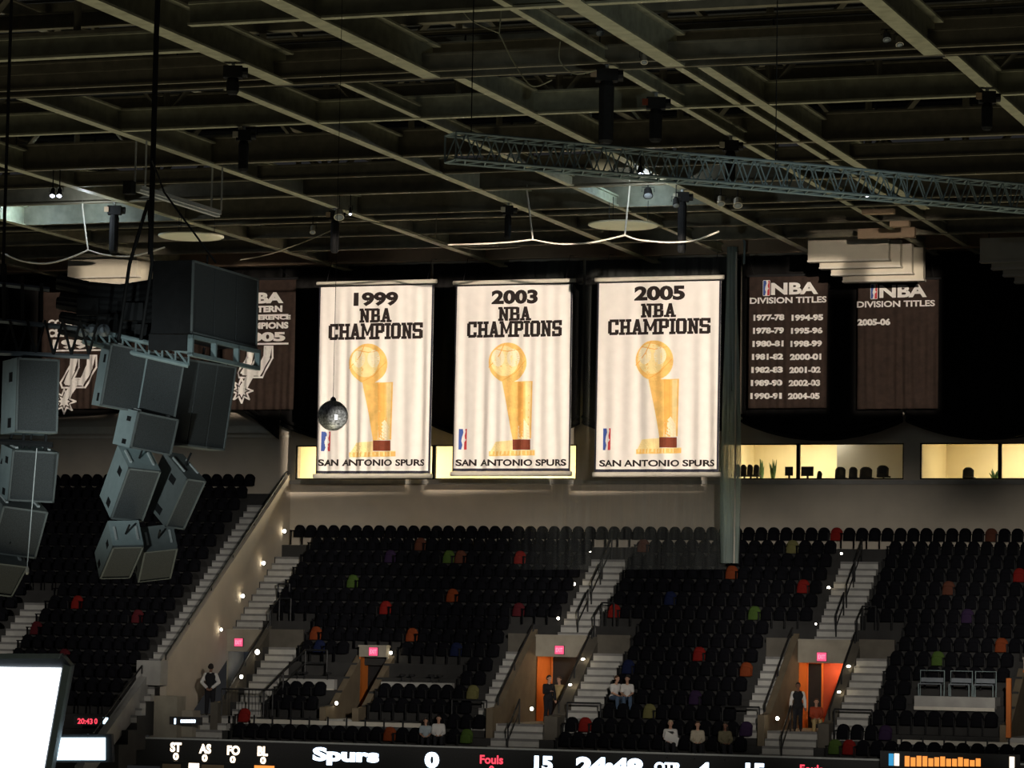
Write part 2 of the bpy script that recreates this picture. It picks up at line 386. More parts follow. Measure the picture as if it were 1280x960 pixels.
for y, w, d, mm, x0, x1 in ((71.7, .26, .6, 'steel', -34.4, -17), (74.9, .30, .6, 'steel', -50, -35.4), (79.2, .12, .5, 'steelx', -75, -8), (80.2, .12, 1.0, 'steelx', -75, -8),
        (86.5, .24, .7, 'steel', -75, -8), (93.3, .22, .9, 'steelx', -78, -8), (97.0, .1, .5, 'steelx', -78, -8), (100.9, .24, .8, 'steelx', -78, -8),
        (105.9, .16, .8, 'steelx', -78, -8), (107.5, .22, .7, 'steelx', -78, -8), (111.5, .12, .5, 'steelx', -80, -8), (115.4, .2, .9, 'steelx', -80, -8), (119.6, .25, .6, 'peach', -80, -8)):
    ibeam('roof_girder', (x0, y, ZB+.02), (x1, y, ZB+.02), w, d, M[mm])
def roof_truss(y, zb, zt, m, step=3.4, x0=-78, x1=-8, r=.12):
    s = MB(); s.box((x0, y-.15, zb), (x1, y+.15, zb+.3)); s.box((x0, y-.15, zt-.3), (x1, y+.15, zt)); x = x0; k = 0
    while x < x1-step:
        s.tube([(x, y, zb+.1), (x, y, zt-.1)], r, 4)
        a, b = (zb+.1, zt-.1) if k % 2 == 0 else (zt-.1, zb+.1)
        s.tube([(x, y, a), (x+step, y, b)], r, 4); x += step; k += 1
    o = s.obj('roof_truss', M[m]); o['kind'] = 'structure'
for y in (78.5, 91.2, 104.3, 117.3): roof_truss(y, 16.6, 20.6, 'steelx', 3.35)
for x in (-64.3, -50.8, -37.25, -23.3): ibeam('roof_purlin', (x+2, 60, 19.6), (x+2, 125, 19.6), .3, .6, M['steelx'])
for y in (73, 84, 89.5, 98, 110): ibeam('roof_purlin', (-80, y, 18.2), (-8, y, 18.2), .25, .5, M['steelx'])
s = MB()                                      # catwalk decks between the girders
for y0, y1 in ((82.6, 83.5), (95, 96.0), (109, 110)):
    s = MB(); s.box((-76, y0, 16.0), (-10, y1, 16.1))
    for x in range(-76, -9, 3): s.tube([(x, y0, 16.1), (x, y0, 17.1)], .03, 4)
    s.tube([(-76, y0, 17.1), (-10, y0, 17.1)], .03, 4); s.tube([(-76, y0, 16.6), (-10, y0, 16.6)], .025, 4)
    struct(s, 'ceiling_catwalk', M['black'])
#@@PART2
# ------------------------------------------------------------------ portals
def portal(key, ztop, zlow, yfront, left_m, end_m, depth, bulb, color, door=None):
    a, b, c = PITS[key]; ye = yfront+depth
    s = MB()
    s.box((a, yfront, zlow), (b, yfront+.35, ztop))                       # lintel over the mouth
    s.box((a-.02, yfront-.06, ztop-.06), (b+.02, yfront+.4, ztop+.02))     # its pale cap
    s.box((a, yfront+.35, zlow), (b, ye+.2, zlow+.12))                     # soffit
    struct(s, 'wall_portal_lintel', M['portalwall'])
    s = MB(); s.box((a-.03, yfront+.10, FLOOR), (a+.03, ye, zlow)); struct(s, 'wall_portal_inside', left_m)
    s = MB(); s.box((b-.03, yfront+.10, FLOOR), (b+.03, ye, zlow)); struct(s, 'wall_portal_inside', M['portalwall'])
    s = MB(); s.box((a, ye, FLOOR), (b, ye+.15, zlow)); struct(s, 'wall_portal_end', end_m)
    if door:
        s = MB(); s.box((a+door[0], ye-.05, FLOOR), (a+door[1], ye, zlow-.05)); o = struct(s, 'door_1' if key == 'P2' else 'door_2', M['black'])
        f = MB(); f.box((a+door[0]-.06, ye-.08, FLOOR), (a+door[0], ye, zlow)); f.box((a+door[1], ye-.08, FLOOR), (a+door[1]+.06, ye, zlow)); f.obj('door_frame', left_m, o)
    point('portal_lamp', ((a+b)/2+.2, yfront+.8, zlow-.25), bulb, color, .08)
def pit_wall(x0, x1, y0, y1, lift, m):
    # side wall of a portal pit: its top runs parallel to the steps beside it
    zt = lambda y: 3.85-(122.4-y)*RISE/TREAD+lift
    x0 -= .03; x1 += .03
    s = MB(); s.prism([(x0, y0, FLOOR-.6), (x0, y1, FLOOR-.6), (x0, y1, zt(y1)), (x0, y0+.9, zt(y0+.9)), (x0, y0, zt(y0+.9)-.05)], (x1-x0, 0, 0))
    return struct(s, 'wall_pit', m)
portal('P0', .25, -.62, 116.4, M['portalwall'], M['housing'], 1.6, 5, (.7, .8, 1))
portal('P1', -.28, -.72, 115.2, M['orange'], M['black'], .9, 22, (1, .6, .3))
portal('P2', .25, -.58, 116.4, M['orange'], M['black'], 1.9, 34, (1, .66, .36), (.12, 1.5))
portal('P3', .25, -.62, 116.4, M['orange'], M['deepred'], 1.4, 30, (1, .66, .36), (.10, .62))
portal('P4', -.28, -.72, 115.2, M['orange'], M['black'], .9, 18, (1, .6, .3))
pit_wall(-51.85, -51.6, 111.6, 116.6, .75, M['darkwall'])
for a, b in ((-47.4, -47.2), (-46.05, -45.85), (-21.2, -21.0)): pit_wall(a, b, 111.9, 115.5, .45, M['brownwall'])
pit_wall(-40.5, -40.3, 111.6, 116.6, .80, M['brownwall']); pit_wall(-38.2, -37.75, 111.6, 116.6, .55, M['darkwall'])
pit_wall(-30.0, -29.8, 111.6, 116.6, .80, M['brownwall']); pit_wall(-27.75, -27.4, 111.6, 116.6, .55, M['darkwall'])
for a, b in ((-51.6, -50.1), (-41.4, -40.5), (-37.75, -36.4), (-31.0, -30.0), (-27.4, -26.05)):  # low wall at the head of the flank stairs
    s = MB(); s.box((a, 116.34, -.6), (b, 116.5, .30)); struct(s, 'wall_landing', M['darkwall'])
# grey blocks by the corner portal
s = MB(); s.box((-53.9, 110.45, -4.6), (-52.75, 111.2, -2.35)); s.box((-52.75, 110.9, -4.6), (-52.3, 111.6, -2.9)); struct(s, 'wall_corner_block', M['portalwall'])

# ------------------------------------------------------------------ ribbon board along the front edge
YR = 110.30
pr0 = atY(142, 921, YR); ZR = atY(640, 935, YR).z
s = MB(); s.box((pr0.x, YR, ZR-1.1), (XR, YR+.18, ZR-.06))
ribbon = thing('ribbon_board', 'long dark ribbon scoreboard with lit words running along the front edge of the stand', 'scoreboard', (-35, YR, ZR-1.1))
bpy.context.view_layer.update()
s.obj('board_face', M['display'], ribbon)
s = MB(); s.box((pr0.x, YR-.02, ZR-.06), (XR, YR+.22, ZR)); s.obj('top_rail', M['alu'], ribbon)

# ------------------------------------------------------------------ lettering
def glyphs(txt, off=0.0, shear=0.0):
    cu = bpy.data.curves.new('t', 'FONT'); cu.body = txt; cu.size = 1; cu.offset = off; cu.shear = shear; cu.resolution_u = 4
    o = bpy.data.objects.new('t', cu); C.objects.link(o); dg = bpy.context.evaluated_depsgraph_get(); dg.update()
    me = bpy.data.meshes.new_from_object(o.evaluated_get(dg)); v = [Vector((p.co.x, p.co.y)) for p in me.vertices]; f = [tuple(p.vertices) for p in me.polygons]
    bpy.data.objects.remove(o); bpy.data.curves.remove(cu); bpy.data.meshes.remove(me); return v, f
def fit(v, x0, z0, x1, z1):
    ax, bx = min(p.x for p in v), max(p.x for p in v); ay, by = min(p.y for p in v), max(p.y for p in v)
    return [((p.x-ax)/(bx-ax)*(x1-x0)+x0, (p.y-ay)/(by-ay)*(z1-z0)+z0) for p in v]
def pxrect(x0, y0, x1, y1, Y):
    c = (y0+y1)/2; a = atY(x0, c, Y); b = atY(x1, c, Y); m = (x0+x1)/2
    return a.x, atY(m, y1, Y).z, b.x, atY(m, y0, Y).z
class Flat:   # flat print: planar shapes on a cloth or board, kept together as one part
    def __init__(s, fn): s.p = []; s.f = []; s.fn = fn
    def put(s, pts, fs):
        n = len(s.p); s.p += [tuple(q) for q in pts]; s.f += [tuple(i+n for i in q) for q in fs]; return s
    def text(s, txt, rect, off=.02, shear=0): v, f = glyphs(txt, off, shear); return s.put(fit(v, *rect), f)
    def poly(s, pts): return s.put(pts, [tuple(range(len(pts)))])
    def stroke(s, pts, w, closed=False):
        n = len(pts)
        for i in range(n if closed else n-1):
            a, b = Vector(pts[i]), Vector(pts[(i+1) % n]); d = (b-a)
            if d.length < 1e-6: continue
            d.normalize(); nn = Vector((-d.y, d.x))*w/2; e_ = d*w*.4
            s.poly([tuple(a-e_-nn), tuple(b+e_-nn), tuple(b+e_+nn), tuple(a-e_+nn)])
        return s
    def obj(s, name, m, parent, cell=.14):
        me = bpy.data.meshes.new(name); me.from_pydata([(x, 0, z) for x, z in s.p], [], s.f); b = bmesh.new(); b.from_mesh(me)
        bmesh.ops.triangulate(b, faces=b.faces)
        if cell:
            for _ in range(7):
                es = [e for e in b.edges if e.calc_length() > cell]
                if not es: break
                bmesh.ops.subdivide_edges(b, edges=es, cuts=1, use_grid_fill=False); bmesh.ops.triangulate(b, faces=[q for q in b.faces if len(q.verts) > 3])
        for v in b.verts: v.co = s.fn(v.co.x, v.co.z)
        for q in b.faces:
            if q.normal.y > 0: pass
        b.to_mesh(me); b.free(); me.materials.append(m)
        o = bpy.data.objects.new(name, me); C.objects.link(o); o.parent = parent; o.matrix_parent_inverse = parent_world(parent).inverted(); return o
def R_(x0, y0, x1, y1): return [(x0, y0), (x1, y0), (x1, y1), (x0, y1)]
SLAB = {   # slab-serif block capitals: (advance, polygons)
 'N': (5.4, [R_(.6,0,1.8,7), R_(3.5,0,4.6,7), [(.6,7),(2.0,7),(4.6,0),(3.2,0)], R_(0,0,2.4,1), R_(0,6,1.8,7), R_(2.7,6,5.2,7)]),
 'B': (5.4, [R_(.6,0,1.9,7), R_(0,0,1,1), R_(0,6,1,7), R_(.6,5.9,4,7), R_(.6,3,4,4), R_(.6,0,4.1,1.1), R_(3.4,3.8,4.7,6.5), R_(3.6,.5,4.9,3.3)]),
 'A': (5.4, [[(.5,0),(1.8,0),(3.2,7),(1.9,7)], [(3.3,0),(4.7,0),(3.3,7),(2.0,7)], R_(1.3,1.8,3.8,2.8), R_(0,0,2.2,1), R_(2.9,0,5.2,1)]),
 'C': (5.3, [R_(.2,.9,1.6,6.1), R_(.9,5.9,4.2,7), R_(.9,0,4.2,1.1), R_(3.5,4.6,4.8,6.9), R_(3.5,.5,4.8,2.2)]),
 'H': (5.6, [R_(.6,0,1.8,7), R_(3.6,0,4.8,7), R_(1.2,3,4,4), R_(0,0,2.4,1), R_(0,6,2.4,7), R_(3,0,5.4,1), R_(3,6,5.4,7)]),
 'M': (6.8, [R_(.6,0,1.7,7), R_(4.9,0,6.0,7), [(.6,7),(1.9,7),(3.8,1.8),(2.8,1.8)], [(6.0,7),(4.7,7),(2.8,1.8),(3.8,1.8)], R_(0,0,2.3,1), R_(4.3,0,6.6,1), R_(0,6,1.2,7), R_(5.4,6,6.6,7)]),
 'P': (5.2, [R_(.6,0,1.9,7), R_(0,0,2.6,1), R_(0,6,1,7), R_(.6,5.9,4.1,7), R_(.6,2.8,4.1,3.8), R_(3.5,3.3,4.8,6.5)]),
 'I': (2.9, [R_(.7,0,2,7), R_(0,0,2.7,1), R_(0,6,2.7,7)]),
 'O': (5.4, [R_(.2,1,1.6,6), R_(3.5,1,4.9,6), R_(1,5.9,4.1,7), R_(1,0,4.1,1.1), [(.2,5.9),(1.6,5.9),(1.8,7),(1,7)], [(4.9,5.9),(3.5,5.9),(3.3,7),(4.1,7)], [(.2,1.1),(1.6,1.1),(1.8,0),(1,0)], [(4.9,1.1),(3.5,1.1),(3.3,0),(4.1,0)]]),
 'S': (5.2, [R_(1,5.9,4.1,7), R_(1,3,4.1,4.1), R_(.9,0,4.1,1.1), R_(.2,3.5,1.5,6.5), R_(3.5,.5,4.8,3.6), R_(3.7,4.9,4.8,6.9), R_(.2,.2,1.3,2.2)]),
}
def slab(fl, txt, rect):
    x0, z0, x1, z1 = rect; tot = sum(SLAB[c][0] for c in txt)-.3; k = (x1-x0)/tot; x = 0
    for c in txt:
        for pg in SLAB[c][1]:
            cx, cy = sum(p[0] for p in pg)/4, sum(p[1] for p in pg)/4; g = .17; sg = lambda v: (v > .05)-(v < -.05)
            fl.poly([(x0+(x+p[0]+g*sg(p[0]-cx))*k, z0+(min(7, max(0, p[1]+g*sg(p[1]-cy))))/7*(z1-z0)) for p in pg])
        x += SLAB[c][0]

# ribbon words
def on_board(x, z): return Vector((x, YR-.012, z))
def word(txt, rect, m, off=.03, name='lit_word', label=None, shear=0):
    f = Flat(on_board); f.text(txt, pxrect(*rect, YR), off, shear); o = f.obj(name, M[m], ribbon)
    if label: o['label'] = label
for tx, x0, x1, y0 in (('ST', 213, 227, 928), ('AS', 249, 264, 930), ('FO', 284, 300, 932), ('BL', 322, 335, 933)):
    word(tx, (x0, y0, x1, y0+12), 'ledwarm', .05); word('0', (x0+3.5, y0+13, x0+10.5, y0+22), 'ledwarm', .05)
word('Spurs', (391, 935, 474, 957), 'ledwhite', .05, label='glowing white word Spurs')
word('0', (531, 940, 549, 960), 'ledwhite', .06); word('Fouls', (600, 944, 629, 955), 'ledred', .03, label='red word Fouls')
word('0', (611, 957, 618, 968), 'ledred', .03); word('15', (668, 945, 691, 964), 'ledwhite', .05); word('24:48', (720, 947, 804, 970), 'ledwhite', .06)
word('QTR', (818, 953, 852, 967), 'ledwhite', .04); word('4', (872, 953, 888, 970), 'ledwhite', .06); word('15', (932, 954, 956, 974), 'ledwhite', .05)
word('Fouls', (1000, 956, 1029, 967), 'ledred', .03)
for xx in (1098, 1106, 1262): pass

# ------------------------------------------------------------------ banners
YB = 118.4
def cloth_fn(x0, x1, z0, z1, Y, amp, n, seed, dy=0.0):
    rg = random.Random(seed); ph = [rg.uniform(0, 6.28) for _ in range(6)]; fr = [rg.uniform(.7, 1.3)*n for _ in range(6)]
    def g(x, z):
        u = (x-x0)/(x1-x0); v = (z1-z)/(z1-z0); a = amp*(.15+.85*min(1, v*1.3))
        return Y+a*sum(math.sin(ph[i]+fr[i]*6.28*(u+.05*v*math.sin(ph[i]))) for i in range(6))/3.2-dy
    return lambda x, z: Vector((x, g(x, z), z))
def cloth(x0, x1, z0, z1, fn, name, m, parent, nx=110, nz=24, skew=0.0):
    v = []; f = []
    for j in range(nz+1):
        for i in range(nx+1):
            x = x0+(x1-x0)*i/nx; z = z0+(z1-z0)*j/nz; v.append(fn(x, z))
    for j in range(nz):
        for i in range(nx): a = j*(nx+1)+i; f.append((a, a+1, a+nx+2, a+nx+1))
    n = len(v); v2 = [p+Vector((0, .012, 0)) for p in v]; f2 = [tuple(n+i for i in reversed(q)) for q in f]
    me = bpy.data.meshes.new(name); me.from_pydata([tuple(p) for p in v+v2], [], f+f2); me.materials.append(M[m]); me.polygons.foreach_set('use_smooth', [True]*len(me.polygons))
    o = bpy.data.objects.new(name, me); C.objects.link(o); o.parent = parent; o.matrix_parent_inverse = parent_world(parent).inverted(); return o
def league_logo(fn, rect, root):      # upright badge: blue half, red half, white dribbling figure between
    x0, z0, x1, z1 = rect; w, h = x1-x0, z1-z0; P = lambda u, v: (x0+u*w, z0+v*h)
    r = 'logo_print'
    f = Flat(lambda x, z: fn(x, z)+Vector((0, .006, 0))); f.poly([P(.08, 0), P(.92, 0), P(1, .05), P(1, .95), P(.92, 1), P(.08, 1), P(0, .95), P(0, .05)]); lg = f.obj(r, M['white'], root)
    f = Flat(fn); f.poly([P(.06, .03), P(.30, .03), P(.42, .25), P(.30, .42), P(.36, .60), P(.50, .80), P(.44, .97), P(.06, .97)]); f.obj('blue_field', M['blue'], lg)
    f = Flat(fn); f.poly([P(.94, .03), P(.94, .97), P(.72, .97), P(.78, .84), P(.66, .66), P(.72, .52), P(.86, .48), P(.62, .36), P(.60, .03)]); f.obj('red_field', M['red'], lg)
    return lg
def banner_light(X0, X1, Z0, Z1, Y, power, soft=.006, src=(-6.5, 60, 11.65), col=(1, .86, .71)):
    # profile spotlight high over the far corner of the court, shuttered to one banner or ceiling box
    ctr = Vector(((X0+X1)/2, Y, (Z0+Z1)/2)); src = Vector(src)
    o = spot('banner_spotlight', src, ctr, power, 10, col, .1, .05)
    R = o.rotation_euler.to_matrix(); xs, zs = [], []
    for x in (X0, X1):
        for z in (Z0, Z1):
            q = R.transposed() @ (Vector((x, Y, z))-src); xs.append(q.x/abs(q.z)); zs.append(q.y/abs(q.z))
    shutter(o, min(xs)-soft*.6, max(xs)+soft*.6, min(zs)-soft*.6, max(zs)+soft*.6, soft); return o
def champ(year, px, txt, logo, ball, cy, seed, label):
    (x0, x1, y0, y1) = px; X0, Z0, X1, Z1 = pxrect(x0, y0, x1, y1, YB)
    root = thing('championship_banner', label, 'banner', ((X0+X1)/2, YB, Z0), 'white championship banners'); bpy.context.view_layer.update()
    g = cloth_fn(X0, X1, Z0, Z1, YB, .075, 9, seed); fp = cloth_fn(X0, X1, Z0, Z1, YB, .075, 9, seed, .022)
    cloth(X0, X1, Z0, Z1, g, 'banner_cloth', 'cloth', root)
    s = MB(); s.tube([(X0-.12, YB, Z1+.06), (X1+.12, YB, Z1+.06)], .085, 10); tp = s.obj('top_pole', M['cap'], root)
    s = MB(); s.tube([(X0-.06, YB-.02, Z1-.055), (X1+.1, YB-.02, Z1-.055)], .035, 6); s.obj('pole_cord', M['black'], tp)
    s = MB(); s.tube([(X0-.08, YB, Z0-.10), (X1+.08, YB, Z0-.10)], .10, 10); s.obj('bottom_pole', M['cap'], root)
    for xx in (X0+.3, X1-.3):
        s = MB(); s.tube([(xx, YB, Z1+.1), (xx, YB+.5, 15.42), (xx, 119.6, 15.48)], .012, 4); s.obj('hanging_cable', M['black'], root)
    f = Flat(fp); w = .055; n = 40
    for a, b in (((X0, Z0), (X1, Z0)), ((X0+.03, Z0), (X0+.03, Z1)), ((X1-.03, Z0), (X1-.03, Z1))):
        ww = .11 if a[1] == b[1] else .07
        for i in range(n):
            p = Vector(a).lerp(Vector(b), i/n); q = Vector(a).lerp(Vector(b), (i+1)/n)
            if a[1] == b[1]: f.poly([(p.x, p.y), (q.x, q.y), (q.x, q.y+ww), (p.x, p.y+ww)])
            else: f.poly([(p.x-ww/2, p.y), (p.x+ww/2, p.y), (q.x+ww/2, q.y), (q.x-ww/2, q.y)])
    f.obj('border_print', M['inkbrown'], root)
    f = Flat(fp); f.text(year, pxrect(*txt[0], YB), .05); f.obj('year_lettering', M['ink'], root)
    f = Flat(fp); slab(f, 'NBA', pxrect(*txt[1], YB)); slab(f, 'CHAMPIONS', pxrect(*txt[2], YB)); f.obj('title_lettering', M['ink'], root)
    f = Flat(fp); f.text('SAN ANTONIO SPURS', pxrect(*txt[3], YB), .035); f.obj('team_lettering', M['ink'], root)
    # printed trophy: a ball leaning on a flaring column over a stepped base
    bx, by = ball; P = lambda x, y: (lambda q: (q.x, q.z))(atY(bx+x, by+y, YB)); lay = lambda d: (lambda x, z: fp(x, z)-Vector((0, d, 0)))
    tr = Flat(lay(0)); tr.poly([P(-7, 24), P(31, 23), P(29, 95), P(6, 96)])
    t0 = tr.obj('trophy_print', M['gold'], root)
    f = Flat(lay(.004)); f.poly([P(12, 24), P(20, 24), P(20, 95), P(13, 95)]); f.obj('column_facet', M['golddeep'], t0)
    f = Flat(lay(.004)); f.poly([P(22, 24), P(29, 24), P(27, 95), P(22, 95)]); f.obj('column_facet', M['goldlight'], t0)
    f = Flat(lay(.004)); f.poly([P(13, 78), P(20, 70), P(26, 80), P(27, 95), P(12, 95)]); f.obj('column_facet', M['cream_print'], t0)
    f = Flat(lay(.006)); f.poly([P(6, 96), P(28, 96), P(28, 109), P(6, 109)]); f.obj('base_band', M['redbase'], t0)
    f = Flat(lay(.002)); f.poly([P(-21, 110), P(34, 109), P(34, 116), P(-23, 117)]); f.poly([P(-16, 99), P(6, 97), P(6, 110), P(-21, 110)]); f.obj('plinth', M['goldlight'], t0)
    f = Flat(lay(.003)); f.poly([P(-23, 111), P(34, 110), P(34, 116), P(-23, 117)]); f.obj('plinth_edge', M['gold'], t0)
    f = Flat(lay(.007)); f.poly([P(23.5*math.cos(a*PI/18), 25*math.sin(a*PI/18)) for a in range(36)]); f.obj('ball_print', M['gold'], t0)
    f = Flat(lay(.010)); f.poly([P(-4+17*math.cos(a*PI/12), -2+19*math.sin(a*PI/12)) for a in range(24)]); f.obj('ball_tone', M['goldlight'], t0)
    for cx in (-12, 7):
        f = Flat(lay(.013)); f.poly([P(cx+8*math.cos(a*PI/12), -6+11*math.sin(a*PI/12)) for a in range(24)]); f.obj('ball_tone', M['cream_print'], t0)
    f = Flat(lay(.014)); f.stroke([P(-23, 6), P(-10, -10), P(-4, -24)], .035); f.stroke([P(22, -2), P(8, 14), P(-6, 22)], .035); f.stroke([P(-16, -17), P(0, -14), P(16, -17)], .03); f.obj('ball_seam', M['golddeep'], t0)
    league_logo(fp, pxrect(*logo, YB), root)
    banner_light(X0, X1, Z0-.05, Z1+.25, YB, BAN*(1.0 if X0 < -45 else .88 if X0 < -40 else .78)*3.3)
q1 = lambda x0, y0, x1, y1: (380+x0/3.5556, 330+y0/3.5556, 380+x1/3.5556, 330+y1/3.5556)
q2 = lambda x0, y0, x1, y1: (720+x0/3.554, 330+y0/3.554, 720+x1/3.554, 330+y1/3.554)
champ('1999', (397, 540, 355, 592), (q1(222, 125, 420, 187), q1(248, 197, 388, 260), q1(110, 263, 527, 335), q1(68, 868, 537, 898)), q1(78, 742, 120, 835), (460.7, 454.6), 0, 3,
      'white hanging banner reading 1999 champions, with the mirror ball in front of it')
champ('2003', (568, 714, 354, 589), (q1(835, 115, 1040, 178), q1(865, 190, 1008, 252), q1(725, 253, 1147, 325), q1(678, 868, 1166, 898)), q1(687, 730, 726, 828), (635.0, 453.3), 0, 11,
      'white hanging banner reading 2003 champions, the middle one of the three')
champ('2005', (745.5, 900, 350, 590), (q2(260, 97, 485, 162), q2(290, 175, 443, 237), q2(143, 243, 597, 313), q2(105, 870, 618, 900)), q2(117, 727, 158, 830), (818.2, 450.5), 0, 23,
      'white hanging banner reading 2005 champions, beside the gathered net')

YD = 121.35
def dark_banner(label, px, group, seed, Y=YD, power=1.0):
    x0, x1, y0, y1 = px; X0, Z0, X1, Z1 = pxrect(x0, y0, x1, y1, Y)
    root = thing('title_banner', label, 'banner', ((X0+X1)/2, Y, Z0), group); bpy.context.view_layer.update()
    g = cloth_fn(X0, X1, Z0, Z1, Y, .05, 9, seed); fp = cloth_fn(X0, X1, Z0, Z1, Y, .05, 9, seed, .022)
    cloth(X0, X1, Z0, Z1, g, 'banner_cloth', 'darkcloth', root, 56, 16)
    s = MB(); s.tube([(X0-.1, Y, Z1+.03), (X1+.1, Y, Z1+.03)], .05, 8); s.obj('top_pole', M['black'], root)
    for xx in (X0+.2, X1-.2):
        s = MB(); s.tube([(xx, Y, Z1+.05), (xx, Y-.6, 15.2), (xx, 119.65, 15.48)], .012, 4); s.obj('hanging_cable', M['black'], root)
    banner_light(X0, X1, Z0, Z1+.3, Y, BAN*power*(1.35 if X0 > -35 else 2.5))
    return root, fp
q3 = lambda x0, y0, x1, y1: (900+x0/3.2, 320+y0/3.2, 900+x1/3.2, 320+y1/3.2)
root, fp = dark_banner('dark banner listing many division titles in two columns of years', (936, 1034, 345, 510), 'dark division title banners', 5)
f = Flat(fp); f.text('NBA', pxrect(*q3(205, 106, 393, 154), YD), .04); f.obj('title_lettering', M['white'], root)
f = Flat(fp); f.text('DIVISION TITLES', pxrect(*q3(120, 164, 427, 189), YD), .03); f.obj('title_lettering', M['white'], root)
for col, (xa, xb, dx) in enumerate(((134, 258, -11), (287, 413, -14))):
    yrs = (['1977-78', '1978-79', '1980-81', '1981-82', '1982-83', '1989-90', '1990-91'], ['1994-95', '1995-96', '1998-99', '2000-01', '2001-02', '2002-03', '2004-05'])[col]
    for i, y_ in enumerate(yrs):
        f = Flat(fp); o_ = dx*i/6; f.text(y_, pxrect(*q3(xa+o_, 234+52.3*i, xb+o_, 259+52.3*i), YD), .055); f.obj('year_lettering', M['white'], root)
league_logo(fp, pxrect(*q3(172, 97, 201, 160), YD), root)
root, fp = dark_banner('dark banner of division titles with the single line 2005-06', (1072, 1173, 350, 511), 'dark division title banners', 6, power=.9)
f = Flat(fp); f.text('NBA', pxrect(*q3(638, 115, 828, 166), YD), .04); f.obj('title_lettering', M['white'], root)
f = Flat(fp); f.text('DIVISION TITLES', pxrect(*q3(548, 179, 860, 204), YD), .03); f.obj('title_lettering', M['white'], root)
f = Flat(fp); f.text('2005-06', pxrect(*q3(550, 251, 682, 278), YD), .055); f.obj('year_lettering', M['white'], root)
league_logo(fp, pxrect(*q3(602, 112, 631, 173), YD), root)
def spur_logo(fp, ox, oy, k, root):     # pixel frame of the photographed emblem -> cloth
    P = lambda x, y: (lambda q: (q.x, q.z))(atY(ox+x*k, oy+y*k, YD))
    f = Flat(fp); f.stroke([P(*p) for p in ((163,497),(213,497),(213,572),(178,645),(228,645),(268,560),(272,497),(325,497),(325,572),(255,702),(190,702),(162,752))], .075)
    f.stroke([P(*p) for p in ((163,497),(158,560),(95,672),(105,704),(150,704),(122,748))], .075); lg = f.obj('emblem_print', M['white'], root)
    f = Flat(fp)
    for a, b, w in (((186,512),(178,545),.30),((174,562),(168,590),.28),((164,606),(138,668),.28),((138,668),(230,672),.26),((230,672),(282,580),.28),((286,566),(290,550),.28),((293,538),(298,512),.28),((178,690),(132,760),.26)):
        f.stroke([P(*a), P(*b)], w)
    f.obj('emblem_fill', M['white'], lg)
    c = (118, 792); f = Flat(fp); out = []
    for i in range(16):
        r = 80 if i % 2 == 0 else 42; a = PI/2+i*PI/8; out.append(P(c[0]+r*math.cos(a)*.92, c[1]+r*math.sin(a)))
    f.stroke(out, .07, True); inn = []
    for i in range(16):
        r = 46 if i % 2 == 0 else 24; a = PI/2+i*PI/8; inn.append(P(c[0]+r*math.cos(a)*.92, c[1]+r*math.sin(a)))
    cc = P(*c)
    for i in range(16): f.poly([cc, inn[i], inn[(i+1) % 16]])
    f.obj('star_print', M['white'], lg)
q4 = lambda x0, y0, x1, y1: (280+x0/5.333, 340+y0/5.333, 280+x1/5.333, 340+y1/5.333)
GC = 'dark conference champions banners'
root, fp = dark_banner('dark conference champions banner of 2005, half hidden behind the hanging speakers', (278, 368, 350, 512), GC, 8, power=.8)
for tx, r in (('NBA', (110, 137, 398, 210)), ('WESTERN', (82, 226, 390, 270)), ('CONFERENCE', (62, 290, 446, 320)), ('CHAMPIONS', (62, 336, 430, 380)), ('2005', (92, 402, 410, 464))):
    f = Flat(fp); f.text(tx, pxrect(*q4(*r), YD), .055); f.obj('title_lettering', M['white'], root)
f = Flat(fp)
for yy in (284, 474): a = pxrect(*q4(62, yy, 430, yy+12), YD); f.poly([(a[0], a[1]), (a[2], a[1]), (a[2], a[3]), (a[0], a[3])])
f.obj('rule_print', M['white'], root); spur_logo(fp, 280, 340, 1/5.333, root)
root, fp = dark_banner('dark conference champions banner of 1999, leftmost one behind the black rigging', (52, 140, 352, 511), GC, 9, power=.9)
for tx, r in (('CONFERENCE', (60, 399, 136, 408)), ('CHAMPIONS', (60, 411, 132, 421)), ('1999', (66, 424, 128, 436))):
    f = Flat(fp); f.text(tx, pxrect(*r, YD), .06); f.obj('title_lettering', M['white'], root)
f = Flat(fp); a = pxrect(68, 437, 128, 439, YD); f.poly([(a[0], a[1]), (a[2], a[1]), (a[2], a[3]), (a[0], a[3])]); f.obj('rule_print', M['white'], root)
spur_logo(fp, 57.5, 348, 1/5.15, root)
root, fp = dark_banner('dark banner behind the hanging speakers showing only its small badge', (163, 262, 352, 511), GC, 10, power=.5)
league_logo(fp, pxrect(174, 362, 188, 384, YD), root)

